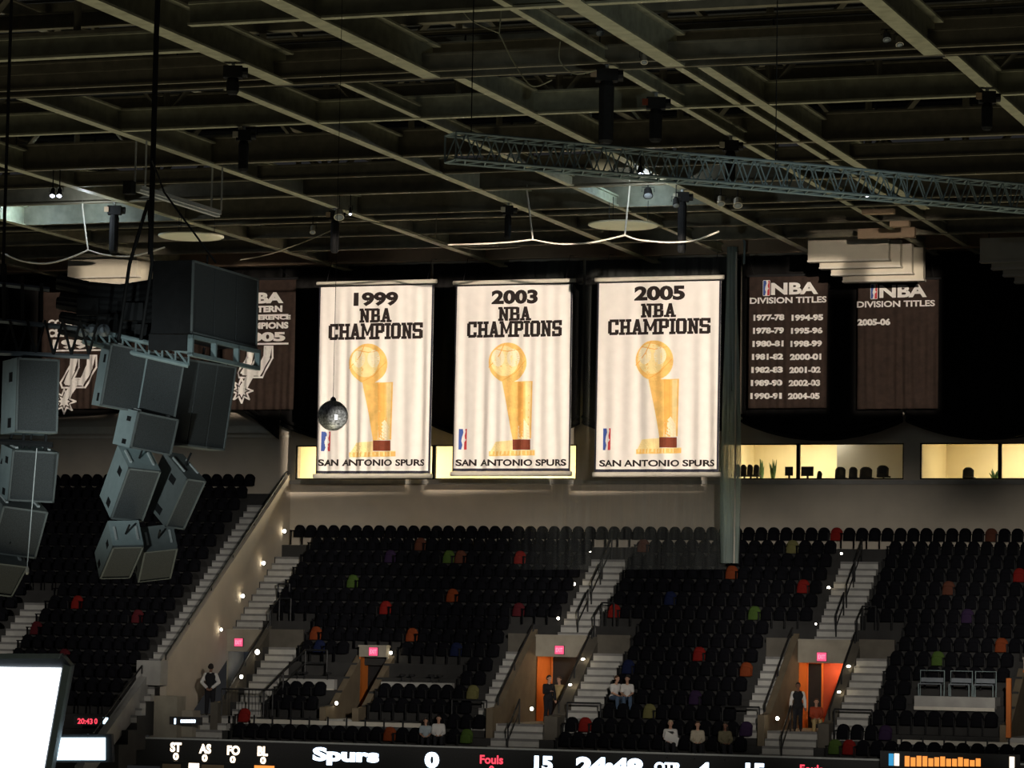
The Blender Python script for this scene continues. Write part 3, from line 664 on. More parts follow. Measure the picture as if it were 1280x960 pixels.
# ------------------------------------------------------------------ black drapes with scalloped hems along the back wall
def drape(x0, x1, ztop, zpeak, zlow, label, Y=121.9, shape=None):
    x0 += .06; x1 -= .06; v = []; f = []; nx, nz = 48, 14; rg = random.Random(int(x0*10)); ph = rg.uniform(0, 6)
    for j in range(nz+1):
        for i in range(nx+1):
            u = i/nx; zb = (shape(u) if shape else zpeak-(zpeak-zlow)*(1-(2*u-1)**2)); w = j/nz
            v.append((x0+(x1-x0)*u, Y+.06*math.sin(u*60+ph)+.05*math.sin(u*23+ph+3*w)-.10*(1-w)*math.sin(u*PI), ztop*w+zb*(1-w)))
    for j in range(nz):
        for i in range(nx): a = j*(nx+1)+i; f.append((a, a+1, a+nx+2, a+nx+1))
    n = len(v); v += [(p[0], p[1]+.02, p[2]) for p in v]; f += [tuple(n+i for i in reversed(q)) for q in f]
    me = bpy.data.meshes.new('drape'); me.from_pydata(v, [], f); me.materials.append(M['drape']); me.polygons.foreach_set('use_smooth', [True]*len(f))
    o = bpy.data.objects.new('drape', me); C.objects.link(o); tag(o, label, 'drape', 'black drapes on the back wall')
    s = MB()                                            # gathered rolls along the hem
    for q in range(2):
        s.tube([(x0+(x1-x0)*u/20, Y-.14-.05*q, (shape(u/20) if shape else zpeak-(zpeak-zlow)*(1-(u/10-1)**2))+.10+.22*q) for u in range(21)], .07, 6)
    hm = s.obj('hem_roll', M['drape'], o, True)
pk = [-60.35, -53.75, -47.05, -40.35, -33.65, -26.95, -20.25, -13.5]
who = ['behind the left-hand dark banners', 'behind the 1999 champions banner', 'behind the 2003 champions banner', 'behind the 2005 champions banner', 'behind the banner with two columns of years', 'behind and beyond the 2005-06 banner', 'beyond it at the far right of the wall']
drape(-74, -60.35, 15.6, 9.55, 9.3, 'black drape at the far left of the back wall, behind the 1999 conference banner')
drape(-60.35, -53.75, 15.6, 0, 0, 'black drape with a slanting hem behind the 2005 conference banner', shape=lambda u: 9.65-.15*u-1.2*max(0, (u-.72)/.28)**1.2)
for i in range(1, 6): drape(pk[i], pk[i+1], 15.6, 8.86, 8.14, 'black scalloped drape on the back wall, '+who[i])
drape(pk[6], XR, 15.6, 8.86, 8.2, 'black scalloped drape on the back wall, nearest the right edge')

# ------------------------------------------------------------------ hanging net in front of the back rows
net = thing('safety_net', 'sheer hanging net gathered into a pale bundle beside the 2005 champions banner', 'net', (atY(912, 705, 119.3).x, 119.3, 2.9)); bpy.context.view_layer.update()
v = []; f = []; XA, XB = atY(600, 700, 119.35).x, atY(906, 705, 119.35).x; nx = 60
for j in range(9):
    for i in range(nx+1):
        u = i/nx; x = XA+(XB-XA)*u; z0 = 2.95-.12*(1-u); z = z0+(15.3-z0)*j/8
        v.append((x, 119.45+.10*math.sin(u*34)*(u**2)+.07*math.sin(u*73)*u, z))
for j in range(8):
    for i in range(nx): a = j*(nx+1)+i; f.append((a, a+1, a+nx+2, a+nx+1))
me = bpy.data.meshes.new('net_sheet'); me.from_pydata(v, [], f); me.materials.append(M['net']); me.polygons.foreach_set('use_smooth', [True]*len(f))
o = bpy.data.objects.new('net_sheet', me); C.objects.link(o); o.parent = net; o.matrix_parent_inverse = parent_world(net).inverted()
v = []; f = []; nz = 24; na = 22                     # the bundle: a fluted hanging column of cloth
for j in range(nz+1):
    w = j/nz; pc = atY(912.0+3.6*w, 704-395*w, 119.25); wd = .25+.08*math.sin(w*5)+.05*(1-w)
    for i in range(na):
        a = 2*PI*i/na; k = 1+.28*math.sin(a*5+w*2)
        v.append((pc.x+wd*k*math.cos(a), 119.2+.16*k*math.sin(a), pc.z))
for j in range(nz):
    for i in range(na): f.append((j*na+i, j*na+(i+1) % na, (j+1)*na+(i+1) % na, (j+1)*na+i))
me = bpy.data.meshes.new('net_bundle'); me.from_pydata(v, [], f); me.materials.append(M['netthick']); me.polygons.foreach_set('use_smooth', [True]*len(f))
o = bpy.data.objects.new('net_bundle', me); C.objects.link(o); o.parent = net; o.matrix_parent_inverse = parent_world(net).inverted()
s = MB(); a, b = atY(917.5, 704, 119.0), atY(920.5, 315, 119.0); s.tube([a, a.lerp(b, .3)+Vector((.02, 0, 0)), a.lerp(b, .7), b], .035, 6); s.obj('edge_rope', M['cap'], net)
# ------------------------------------------------------------------ seats
def shell(w, h0, h1, y0, y1, lean, th, nx=8, round_=.16):
    # upright curved shell with a rounded top
    s = MB(); L = []
    for lay in (0, 1):
        for j in range(6):
            v = j/5
            for i in range(nx+1):
                u = i/nx*2-1; top = h1-round_*(abs(u)**3.0)
                z = h0+(top-h0)*v; y = y0+lean*v-.05*(1-u*u)*1.0+lay*th
                L.append((u*w/2, y, z))
    n = 6*(nx+1); f = []
    for lay in (0, 1):
        for j in range(5):
            for i in range(nx):
                a = lay*n+j*(nx+1)+i; q = (a, a+1, a+nx+2, a+nx+1); f.append(q if lay == 0 else tuple(reversed(q)))
    edge = [i for i in range(nx+1)]+[j*(nx+1)+nx for j in range(1, 6)]+[5*(nx+1)+i for i in range(nx-1, -1, -1)]+[j*(nx+1) for j in range(4, 0, -1)]
    for a, b in zip(edge, edge[1:]+edge[:1]): f.append((a, b, b+n, a+n))
    return s.add(L, f)
back_mb = shell(.47, .36, .87, -.20, 0, .08, .035); pan_mb = shell(.43, .34, .70, -.31, 0, .04, .06, 8, .08)
arm_mb = MB().box((-.275, -.50, .02), (-.235, -.42, .60)).box((-.275, -.56, .60), (-.235, -.18, .645))
BACK = {k: back_mb.mesh('backrest', m, True) for k, m in SM.items()}; BACK['dark'] = back_mb.mesh('backrest', M['seat'], True)
PAN = {k: pan_mb.mesh('seat_pan', m, True) for k, m in SM.items()}; PAN['dark'] = pan_mb.mesh('seat_pan', M['seat'], True)
ARM = arm_mb.mesh('armrest', M['black'])
PITCH = .515
def holes_for_seats(k, raised):
    if raised: return [(-55.0, XP)]+([(-62.1, -60.75)] if k >= 9 else [])
    h = []
    if 1 <= k <= 7: h += [(-53.45, -52.15), (-39.6, -38.0), (-29.35, -27.65)]
    if k == 7: h += [(-53.45, -50.0), (-41.5, -36.3), (-31.05, -25.95)]
    if 8 <= k <= 13: h += [(-53.45, -50.0), (-41.35, -36.4), (-30.95, -26.05)]
    if 9 <= k <= 13: h += [(-47.6, -45.7), (-21.4, -19.4)]
    if 10 <= k <= 11: h += [(-50.4, -42.6)]
    if 11 <= k <= 12: h += [(-24.8, -21.4)]
    if k == 14: h += [(-50.2, -42.7), (-24.95, XR+5)]
    if k >= 14: h += [(-40.6, -37.65), (-30.1, -27.3), (-54, -50.9)]
    return h
slots = []
for raised in (False, True):
    for k in range(16 if not raised else 18):
        lo, hi = (XP+.1, -4.6) if not raised else (-70.5, XP-.3)
        ivs = cut((lo, hi), holes_for_seats(k, raised))
        for bi, (a, b) in enumerate(ivs):
            n = int((b-a)/PITCH)
            if n < 1: continue
            x0 = (a+b)/2-n*PITCH/2
            for i in range(n):
                slots.append([raised, k, x0+(i+.5)*PITCH, i, n])
def slot_pos(sl): return Vector((sl[2], ry_(sl[1])+.02, rz_(sl[1])+(ZL if sl[0] else 0)))
def pix(p):
    d = p.dot(FW); return 640+FPX*p.dot(RT)/d, 480-FPX*p.dot(UP)/d, d
info = []
for sl in slots: x, y, d = pix(slot_pos(sl)+Vector((0, -.15, .7))); info.append((x, y, d))
SITTERS = [(847, 15), (875, 15), (904, 15), (764, 12), (777.5, 12), (537, 15), (556, 15)]
OCC = set()
SPOT = {}
for px, k in SITTERS:
    SPOT[px] = min((i for i in range(len(slots)) if slots[i][1] == k and not slots[i][0] and i not in OCC), key=lambda i: abs(info[i][0]-px)); OCC.add(SPOT[px])
coloured = [('red',99,751,0),('maroon',171,775,0),('maroon',85,817,0),('maroon',37,771,0),('brown',525,678,1),('green',560,699,1),('red',657,701,1),('green',439,719,1),
 ('purple',483,697,1),('brown',575,692,1),('orange',569,742,1),('red',478,761,1),('orange',388,781,1),('orange',517,784,1),('maroon',653,766,1),('blue',569,805,1),('blue',396,823,1),
 ('olive',596,854,1),('red',752,766,1),('green',941,770,1),('red',871,815,1),('orange',934,840,1),('purple',868,860,1),('blue',790,833,1),('blue',831,746,1),('orange',914,705,1),
 ('brown',809,681,1),('red',1043,664,1),('olive',990,684,1),('red',1009,728,1),('brown',1235,663,1),('red',1276,708,1),('brown',1184,728,1),('purple',1205,774,1),('orange',1252,798,1),
 ('green',1172,820,1),('purple',939,913,1),('red',724,907,1),('olive',804,885,1),('green',610,928,1),('green',1020,938,1),('red',1057,938,1),('orange',490,924,1),('purple',1110,905,1),('red',298,892,1)]
colmap = {}
for c, x, y, side in coloured:
    best = min((i for i in range(len(slots)) if i not in colmap and i not in OCC), key=lambda i: (info[i][0]-x)**2+2.5*(info[i][1]-y)**2+(1e6 if slots[i][0] == bool(side) else 0))
    colmap[best] = c
def bay(x, raised):
    if raised: return 'raised block beyond the parapet'
    for lim, nm in ((-46.6, 'left of the smallest portal'), (-39.3, 'left of the middle aisle'), (-28.6, 'between the two long aisles'), (0, 'beyond the last long aisle')):
        if x < lim: return nm
_by = {}
for sl in slots: _by.setdefault((sl[0], sl[1], bay(sl[2], sl[0])), []).append(sl)
for ls in _by.values():
    ls.sort(key=lambda q: q[2]); n0 = 0
    for sl in ls:
        if pix(slot_pos(sl))[0] > -12: n0 += 1
        sl[3] = n0-1
ORD = lambda n: '%d%s' % (n, 'th' if 10 <= n % 100 <= 20 else {1: 'st', 2: 'nd', 3: 'rd'}.get(n % 10, 'th'))
SEATNAME = 'stadium_seat'
openpan_mb = MB().hexa([(-.21, -.60, .40), (.21, -.60, .40), (.21, -.20, .37), (-.21, -.20, .37)], [(-.21, -.60, .45), (.21, -.60, .45), (.21, -.20, .42), (-.21, -.20, .42)])
OPEN = openpan_mb.mesh('seat_pan', M['seat'])
def seat(sl, colour, label, group, lowered=False):
    p = slot_pos(sl); r = bpy.data.objects.new(SEATNAME, None); C.objects.link(r); r.location = p; r.empty_display_size = .1
    tag(r, label, 'seat', group)
    for nm, me in (('backrest', BACK[colour]), ('seat_pan', OPEN if lowered else PAN[colour]), ('armrest', ARM)):
        c = bpy.data.objects.new(nm, me); C.objects.link(c); c.parent = r
    return r
inview = lambda i: -12 < info[i][0] < 1292
COLNAME = dict(red='bright red', orange='orange', green='green', blue='deep blue', purple='purple', brown='reddish brown', olive='olive green', maroon='dim maroon')
NEAR = [(298,803,'the corner portal'),(466,815,'the smallest portal'),(699,812,'the middle portal'),(1027,821,'the right-hand portal'),(757,735,'the middle aisle'),(1075,735,'the right-hand aisle'),(340,700,'the corner aisle')]
for i, c in colmap.items():
    sl = slots[i]; rowtxt = '%s row %s' % (ORD(sl[1]+1), 'from the top')
    seat(sl, c, '%s seat, %s from left, %s row down, %s' % (COLNAME[c], ORD(sl[3]+1), ORD(sl[1]+1), bay(sl[2], sl[0])), 'scattered coloured seats')
hidden = lambda i: i not in OCC and ( (not slots[i][0] and info[i][1] > 934) or (slots[i][0] and (info[i][1] > 815 or slots[i][1] > 15)))
rest = [i for i in range(len(slots)) if i not in colmap and inview(i) and not hidden(i)]
rest.sort(key=lambda i: info[i][2]-(0 if not slots[i][0] else -20))
rest.sort(key=lambda i: i not in OCC)
solo, mass = rest[:300], rest[300:]
mass += [i for i in range(len(slots)) if i not in colmap and (not inview(i) or hidden(i)) and -200 < info[i][0] < 1900]
seen = {}
for i in solo:
    sl = slots[i]
    lab = 'dark seat, %s from left, %s row down, %s' % (ORD(sl[3]+1), ORD(sl[1]+1), bay(sl[2], sl[0]))
    seat(sl, 'dark', lab, 'dark folding seats of the lower rows', i in OCC)
s = MB()
for i in mass:
    p = slot_pos(slots[i])
    for mb in (back_mb, pan_mb, arm_mb): s.add([v+p for v in mb.v], mb.f)
o = s.obj('stadium_seats', M['seat'], None, True); tag(o, 'dark folding seats filling the upper rows of the stand', 'seats', None, 'stuff')

# ------------------------------------------------------------------ people
def bones_mesh(bones, name, m, voxel=.014, smooth_it=6):
    s = MB()
    for p0, r0, p1, r1 in bones: s.capsule(p0, r0, p1, r1, 12)
    me = s.mesh(name+'_raw', m); o = bpy.data.objects.new('tmp', me); C.objects.link(o)
    md = o.modifiers.new('r', 'REMESH'); md.mode = 'VOXEL'; md.voxel_size = voxel
    sm = o.modifiers.new('s', 'SMOOTH'); sm.iterations = smooth_it; sm.factor = .4
    dg = bpy.context.evaluated_depsgraph_get(); dg.update()
    out = bpy.data.meshes.new_from_object(o.evaluated_get(dg)); bpy.data.objects.remove(o); bpy.data.meshes.remove(me)
    out.name = name; out.materials.clear(); out.materials.append(m); out.polygons.foreach_set('use_smooth', [True]*len(out.polygons)); return out
def V(*a): return Vector(a)
def person(label, loc, rz, pose='stand', scale=1.0, skin='skin', hair='hairdark', hairlong=False, top=('shirtwhite', 'short'), vest=False, legs='trousers', arms=None, headturn=0.0, lean=0.0, bald=False, group=None, skirt=False):
    root = thing('person', label, 'person', loc, group, rz); root.scale = (scale,)*3; bpy.context.view_layer.update()
    # joints, metres, facing -Y, feet at z = 0 (standing) or seat at z = .44 (sitting)
    if pose == 'stand':
        pel = V(0, 0, .95); kn = [V(-.10, -.02, .50), V(.10, -.02, .50)]; an = [V(-.11, .03, .08), V(.11, .03, .08)]
    elif pose == 'bend':   # one leg bent forward, as when leaning on something
        pel = V(0, 0, .93); kn = [V(-.11, -.08, .52), V(.12, -.02, .50)]; an = [V(-.12, .02, .08), V(.15, .04, .08)]
    else:
        pel = V(0, .02, .55); kn = [V(-.12, -.42, .53), V(.12, -.42, .53)]; an = [V(-.12, -.40, .09), V(.12, -.40, .09)]
    hip = [pel+V(-.09, 0, -.02), pel+V(.09, 0, -.02)]
    chest = pel+V(0, -.02-lean, .34); neck = chest+V(0, -.01-lean*.4, .20); head = neck+V(0, -.03-lean*.3, .155)
    sh = [chest+V(-.175, 0, .10), chest+V(.175, 0, .10)]
    A = arms or [(V(-.25, .0, -.27), V(-.27, -.08, -.52)), (V(.25, .0, -.27), V(.27, -.08, -.52))]
    el = [chest+V(*A[i][0])+V(0, 0, .10) for i in (0, 1)]; wr = [chest+V(*A[i][1])+V(0, 0, .10) for i in (0, 1)]
    body = [(pel+V(-.06, 0, 0), .115, pel+V(.06, 0, 0), .115), (pel, .12, chest, .125), (chest+V(-.07, 0, .02), .115, chest+V(.07, 0, .02), .115), (chest+V(-.12, 0, .10), .062, chest+V(.12, 0, .10), .062), (chest+V(0, 0, .12), .07, neck, .055), (neck, .054, head+V(0, .01, -.06), .056)]
    # head: skull, jaw, nose, ears
    c, s_ = math.cos(headturn), math.sin(headturn); H = lambda x, y, z: head+V(x*c-y*s_, x*s_+y*c, z)
    body += [(H(0, .015, .03), .088, H(0, -.01, .03), .084), (H(0, -.02, -.05), .064, H(0, -.035, -.075), .042), (H(0, -.092, .012), .009, H(0, -.108, -.022), .015), (H(-.086, .01, -.01), .012, H(-.088, .015, .02), .016), (H(.086, .01, -.01), .012, H(.088, .015, .02), .016)]
    for i in (0, 1):
        body += [(hip[i], .088, kn[i], .058), (kn[i], .056, kn[i].lerp(an[i], .35), .056), (kn[i].lerp(an[i], .35), .056, an[i], .036), (an[i]+V(0, .02, -.04), .036, an[i]+V(0, -.15, -.05), .030)]
        body += [(sh[i], .058, el[i], .042), (el[i], .041, wr[i], .028)]
        d = (wr[i]-el[i]).normalized(); sd = V(1, 0, 0) if abs(d.x) < .8 else V(0, 1, 0); sd = (sd-d*sd.dot(d)).normalized(); nn = d.cross(sd)
        inn = nn if nn.y < 0 else -nn
        pm = wr[i]+d*.05; body += [(wr[i]+sd*.012, .024, pm+sd*.022, .022), (wr[i]-sd*.012, .024, pm-sd*.022, .022), (wr[i], .024, pm, .023)]
        for q, (off, ln) in enumerate(((-.030, .066), (-.010, .078), (.010, .074), (.029, .058))):
            b0 = pm+d*.015+sd*off; b1 = b0+d*ln*.5+inn*.006; b2 = b1+d*ln*.38+inn*.022; body += [(b0, .0105, b1, .0098), (b1, .0098, b2, .0085)]
        ts = -1 if i == 0 else 1; tb = wr[i]+d*.022+sd*ts*.026; t1 = tb+d*.030+sd*ts*.022+inn*.012; body += [(tb, .013, t1, .0115), (t1, .0115, t1+d*.028+sd*ts*.004+inn*.010, .0095)]
    bm_ = bones_mesh(body, 'body', M[skin], .0125, 3)
    ob = bpy.data.objects.new('body', bm_); C.objects.link(ob); ob.parent = root
    def part(name, bones, m, vox=.018, sm=6):
        o = bpy.data.objects.new(name, bones_mesh(bones, name, M[m], vox, sm)); C.objects.link(o); o.parent = root; return o
    # clothing: a little outside the body
    g = .022; tb = [(pel+V(-.06, 0, .0), .115+g, pel+V(.06, 0, .0), .115+g), (pel, .12+g, chest, .125+g), (chest+V(-.07, 0, .02), .115+g, chest+V(.07, 0, .02), .115+g), (chest+V(-.13, 0, .10), .062+g*.8, chest+V(.13, 0, .10), .062+g*.8), (chest+V(0, 0, .10), .08, chest+V(0, 0, .15), .068)]
    if top:
        sl = list(tb)
        for i in (0, 1):
            if top[1] == 'short': sl.append((sh[i], .058+g, sh[i].lerp(el[i], .75), .05+g))
            else: sl += [(sh[i], .058+g, el[i], .044+g), (el[i], .044+g, el[i].lerp(wr[i], .92), .03+g)]
        part('shirt' if top[0] != 'jacket' else 'jacket', sl, top[0])
    if vest: part('vest', [(a, r_+.016, b, q_+.016) for a, r_, b, q_ in tb[:3]]+[(chest+V(-.10, .0, .10), .09, chest+V(.10, .0, .10), .09)], 'vest')
    if skirt: part('skirt', [(pel, .15, pel+V(0, -.02, -.35), .20)], legs)
    lg = [(pel+V(-.06, 0, -.03), .12, pel+V(.06, 0, -.03), .12)]
    for i in (0, 1): lg += [(hip[i], .088+g, kn[i], .06+g), (kn[i], .06+g, kn[i].lerp(an[i], .92), .046+g)]
    part('trousers', lg, legs)
    for i in (0, 1): part('shoe', [(an[i]+V(0, .03, -.035), .044, an[i]+V(0, -.16, -.045), .036)], 'shoe')
    hb = [(H(0, .028, .055), .092, H(0, .01, .058), .090), (H(-.03, .045, .02), .075, H(.03, .045, .02), .075)]
    if hairlong: hb += [(H(-.07, .03, .0), .035, H(-.075, .035, -.14), .04), (H(.07, .03, .0), .035, H(.075, .035, -.14), .04), (H(0, .07, 0), .06, H(0, .075, -.14), .06)]
    if not bald: part('hair', hb, hair, .016, 3)
    ey = MB(); ey.ball(H(-.032, -.080, .028), .011, 8, 6); ey.ball(H(.032, -.080, .028), .011, 8, 6); e_ = ey.mesh('eyes', M['eye'], True); o = bpy.data.objects.new('eyes', e_); C.objects.link(o); o.parent = root
    mo = MB(); mo.capsule(H(-.020, -.079, -.052), .006, H(.020, -.079, -.052), .006, 6); o = bpy.data.objects.new('mouth', mo.mesh('mouth', M['lips'], True)); C.objects.link(o); o.parent = root
    return root
def faceang(p): return math.atan2(-p[0], p[1])  # yaw that turns a figure's front to the court camera
LAP = [(V(-.215, -.10, -.27), V(-.09, -.30, -.36)), (V(.215, -.10, -.27), V(.09, -.30, -.36))]
HANDSBACK = [(V(-.30, .06, -.25), V(-.09, .19, -.44)), (V(.30, .06, -.25), V(.09, .19, -.44))]
def seatspot(px, k): return (slots[SPOT[px]][2], ry_(k)-.40, rz_(k))
# ushers and people in the portals
px_ = atY(262, 892, 112.05); person('person in black vest and white sleeves, hands behind back, turned away in the corner portal', (px_.x, 112.05, FLOOR), PI+.25, 'stand', 1.13, 'skindark', 'hairdark', top=('shirtwhite', 'long'), vest=True, arms=HANDSBACK)
px_ = atY(997, 913, 112.3); person('person in black vest and white sleeves standing at the mouth of the right-hand portal', (px_.x, 112.3, FLOOR), .25, 'stand', 1.0, 'skindark', 'hairdark', top=('shirtwhite', 'long'), vest=True)
px_ = atY(1029, 905, 113.6); person('person in tan trousers sitting inside the right-hand portal beside the red wall', (px_.x-.22, 113.4, FLOOR-.12), .35, 'sit', .95, 'skin', 'hairbrown', top=('deepred', 'long'), legs='khaki', arms=LAP)
px_ = atY(692, 900, 113.4); person('person in dark clothes standing against the orange wall of the middle portal', (px_.x-.3, 113.6, FLOOR), .9, 'stand', 1.03, 'skin', 'hairdark', top=('vest', 'long'), arms=[(V(-.24, -.08, -.25), V(-.12, -.30, -.20)), (V(.25, 0, -.27), V(.27, -.05, -.52))])
px_ = atY(703, 900, 114.2); person('person in an orange-tan top standing deeper in the middle portal', (-38.75, 114.9, FLOOR), -.3, 'stand', 1.0, 'skin', 'hairbrown', top=('khaki', 'long'), legs='trousers')
# seated spectators
p = seatspot(847, 15); pw = person('person in a white printed T-shirt holding a white sheet on the lap, front row', p, .3, 'sit', 1.02, 'skin', 'hairgrey', top=('shirtwhite', 'short'), legs='trousers', arms=LAP)
pr = p
p = seatspot(875, 15); person('person in a beige jacket over a white shirt sitting in the front row', p, .3, 'sit', 1.0, 'skin', 'hairbrown', hairlong=False, top=('jacket', 'long'), legs='trousers', arms=LAP, headturn=.1)
p = seatspot(904, 15); person('person in an olive top with dark hair, head turned aside, front row', p, .5, 'sit', 1.0, 'skindark', 'hairdark', hairlong=True, top=('olive', 'long'), legs='trousers', arms=LAP, headturn=-.6)
p = seatspot(764, 12); person('person in a white top and jeans sitting beside the stairs', p, .9, 'sit', .98, 'skin', 'hairbrown', top=('shirtwhite', 'short'), legs='jeans', arms=LAP, lean=.10, headturn=.2)
p = seatspot(777.5, 12); person('person in a pale top leaning forward, second seat from the stairs', p, .3, 'sit', .98, 'skin', 'hairdark', top=('shirtwhite', 'short'), legs='jeans', arms=LAP, lean=.08, headturn=-.2)
p = seatspot(537, 15); person('child in a pale blue top with dark hair, front row', p, .35, 'sit', .90, 'skin', 'hairdark', hairlong=True, top=('shirtblue', 'short'), legs='trousers', arms=LAP)
p = seatspot(556, 15); person('child in a white top, right of the two in the front row', p, .35, 'sit', .98, 'skin', 'hairdark', top=('shirtwhite', 'long'), legs='trousers', arms=LAP)
s = MB(); q = Vector(pr)+Vector((.12, -.34, .62)); ax = Vector((math.cos(.6), .12, -math.sin(.45))); up_ = Vector((.22, -.25, .62)).normalized()
s.obox(q-ax*.30-up_*.05, ax*.58, up_*.36, Vector((.02, -.03, .004)))
tag(s.obj('paper_sheet', M['paper']), 'white paper sheet lying on the lap of the person in the white T-shirt', 'paper')
s = MB(); q = Vector(pr); rot = Matrix.Rotation(.3, 3, 'Z')
for z_, w_ in ((.965, .22), (.93, .26), (.895, .16)):
    s = MB(); s.box((-w_/2, -.205, z_-.012), (w_/2, -.150, z_+.012)); cm = s.obj('chest_print', M['trousers']); cm.parent = pw

# ------------------------------------------------------------------ exit signs
def exit_sign(px, py, yfront, label):
    c = atY(px, py, yfront-.10); o = thing('exit_sign', label, 'sign', c, 'glowing exit signs'); bpy.context.view_layer.update()
    s = MB(); s.box((c.x-.19, c.y+.02, c.z-.17), (c.x+.19, c.y+.08, c.z+.17)); s.obj('sign_case', M['black'], o)
    s = MB(); s.box((c.x-.18, c.y, c.z-.16), (c.x+.18, c.y+.02, c.z+.16)); s.obj('lit_panel', M['exitsign'], o)
    f = Flat(lambda x, z: Vector((x, c.y-.006, z))); f.text('EXIT', (c.x-.14, c.z-.08, c.x+.14, c.z+.08), .03); f.obj('sign_lettering', M['exitletter'], o)
exit_sign(298, 803, 116.34, 'pink-red glowing exit sign over the corner portal beside the parapet')
exit_sign(466.5, 814.5, 115.15, 'pink-red glowing exit sign over the smallest portal')
exit_sign(699, 812.5, 116.34, 'pink-red glowing exit sign over the middle portal')
exit_sign(1027, 821, 116.34, 'pink-red glowing exit sign over the right-hand portal')

# ------------------------------------------------------------------ step lamps
def plane_hit(px, py, lift):   # point of the stepped slope under a pixel
    lo, hi = 108.0, 123.5
    for _ in range(40):
        m_ = (lo+hi)/2; q = atY(px, py, m_)
        if q.z > 3.85+(m_-122.4)*RISE/TREAD+lift: lo = m_
        else: hi = m_
    return atY(px, py, (lo+hi)/2)
lamps = [(356,664,1,.55,'at the top of the corner aisle'),(330,704,1,.55,'second down the corner aisle'),(304,745,1,.55,'third down the corner aisle'),(277,787,.8,.55,'at the left end of the corner portal'),
 (322,815,1.3,.5,'upper one beside the steps right of the corner portal'),(302,846,1,.5,'lower one beside the steps right of the corner portal'),(738,689,.6,.45,'at the top of the middle aisle'),(718,730,.8,.45,'second down the middle aisle'),
 (698,773,.8,.45,'lowest of the middle aisle'),(640,795,.6,.6,'at the head of the steps left of the middle portal'),(729,825,1.1,.5,'upper one on the steps right of the middle portal'),(713,857,1,.5,'lower one on the steps right of the middle portal'),
 (665,886,.9,.9,'low inside the pit of the middle portal'),(1052,692,.6,.45,'at the top of the right-hand aisle'),(1036,735,.9,.45,'second down the right-hand aisle'),(1020,780,.5,.45,'lowest of the right-hand aisle'),
 (962,802,.7,.6,'at the head of the steps left of the right-hand portal'),(1061,834,1.1,.5,'upper one on the steps right of the right-hand portal'),(1049,866,1,.5,'lower one on the steps right of the right-hand portal'),
 (972,898,.9,.9,'low inside the pit of the right-hand portal'),(489,816,.8,.5,'on the wall right of the smallest portal'),(421,879,.9,.6,'on the wall left of the smallest portal'),(938,688,.5,.55,'left of a pair under a back-row seat'),(954,688,.5,.55,'right of a pair under a back-row seat')]
for px, py, k, lift, where in lamps:
    c = plane_hit(px, py, lift)
    if 'corner' in where: c = atX(px, py, XP+.10 if 'aisle' in where or 'end' in where else -51.48)      # these sit on a wall face
    o = thing('step_lamp', 'small bright step lamp '+where, 'lamp', c, 'step lamps'); bpy.context.view_layer.update()
    r = .075*k
    s = MB(); s.lathe(c+Vector((0, .05, 0)), [(r*1.25, 0), (r*1.25, .07)], 10, (0, -1, 0)); s.obj('lamp_housing', M['black'], o)
    s = MB(); s.ball(c-Vector((0, .03, 0)), r, 10, 7, (1, .6, 1)); s.obj('lens', M['lamp'], o)
    if k >= .8: point('step_lamp_light', (c.x+.22, c.y-.22, c.z+.10), 1.6*k, (1, .82, .5), .04)

# ------------------------------------------------------------------ handrails
def handrail(label, posts, h=.95, r=.028, mid=True, cat='railing', name='handrail', bars=0):
    posts = [Vector(p) for p in posts]; o = thing(name, label, cat, posts[0]); bpy.context.view_layer.update(); up = Vector((0, 0, h))
    for p in posts: s = MB(); s.tube([p, p+up], r, 6); s.obj('post', M['rail'], o)
    s = MB(); s.tube([p+up for p in posts], r*1.15, 6); s.obj('top_rail', M['rail'], o)
    if mid: s = MB(); s.tube([p+up*.5 for p in posts], r*.8, 6); s.obj('mid_rail', M['rail'], o)
    if bars:
        s = MB()
        for a, b in zip(posts[:-1], posts[1:]):
            n = max(2, int((b-a).length/.14))
            for i in range(1, n): s.tube([a.lerp(b, i/n)+Vector((0, 0, .08)), a.lerp(b, i/n)+up], .009, 4)
        s.obj('balusters', M['rail'], o)
    return o
def on(x, k): return (x, ry_(k)-.5, rz_(k))
for nm, x in (('middle', -38.75), ('right-hand', -28.45)):
    handrail('black double-post handrail high on the %s aisle' % nm, [on(x, 1.0), on(x, 2.6)], .9, .03)
    handrail('black double-post handrail halfway down the %s aisle' % nm, [on(x, 2.9), on(x, 4.4)], .9, .03)
    handrail('black double-post handrail low on the %s aisle' % nm, [on(x, 5.0), on(x, 6.6)], .9, .03)
handrail('black short handrail beside the corner aisle above its portal', [(-52.2, ry_(5.2), rz_(5.6)), (-51.7, ry_(5.2), rz_(5.6))], 1.3, .035, False)
for nm, x in (('corner', -51.72), ('middle', -38.0), ('right-hand', -27.6)):
    handrail('black handrail on the far parapet of the %s portal' % nm, [(x, y, 3.85-(122.4-y)*RISE/TREAD+.52) for y in (112.6, 114.4, 116.5)], .42, .035, False)
    if nm != 'corner':
        x2 = x-2.42
        handrail('black handrail on the near parapet of the %s portal' % nm, [(x2, y, 3.85-(122.4-y)*RISE/TREAD+.72) for y in (112.6, 114.4, 116.5)], .36, .035, False)
    handrail('black corner rail above the lintel of the %s portal' % nm, [(x+.05, 116.6, .1), (x+.05, 117.5, .6), (x+.55, 117.5, .6)], .95, .035, False)
for nm, a, b in (('left of the middle portal', -42.1, -40.7), ('right of the middle portal', -37.5, -36.2), ('left of the right-hand portal', -31.5, -30.1), ('right of the right-hand portal', -27.3, -25.9)):
    handrail('black guard rail across the foot of the steps '+nm, [(a, 112.1, FLOOR), (b, 112.1, FLOOR)], .85, .03, False)
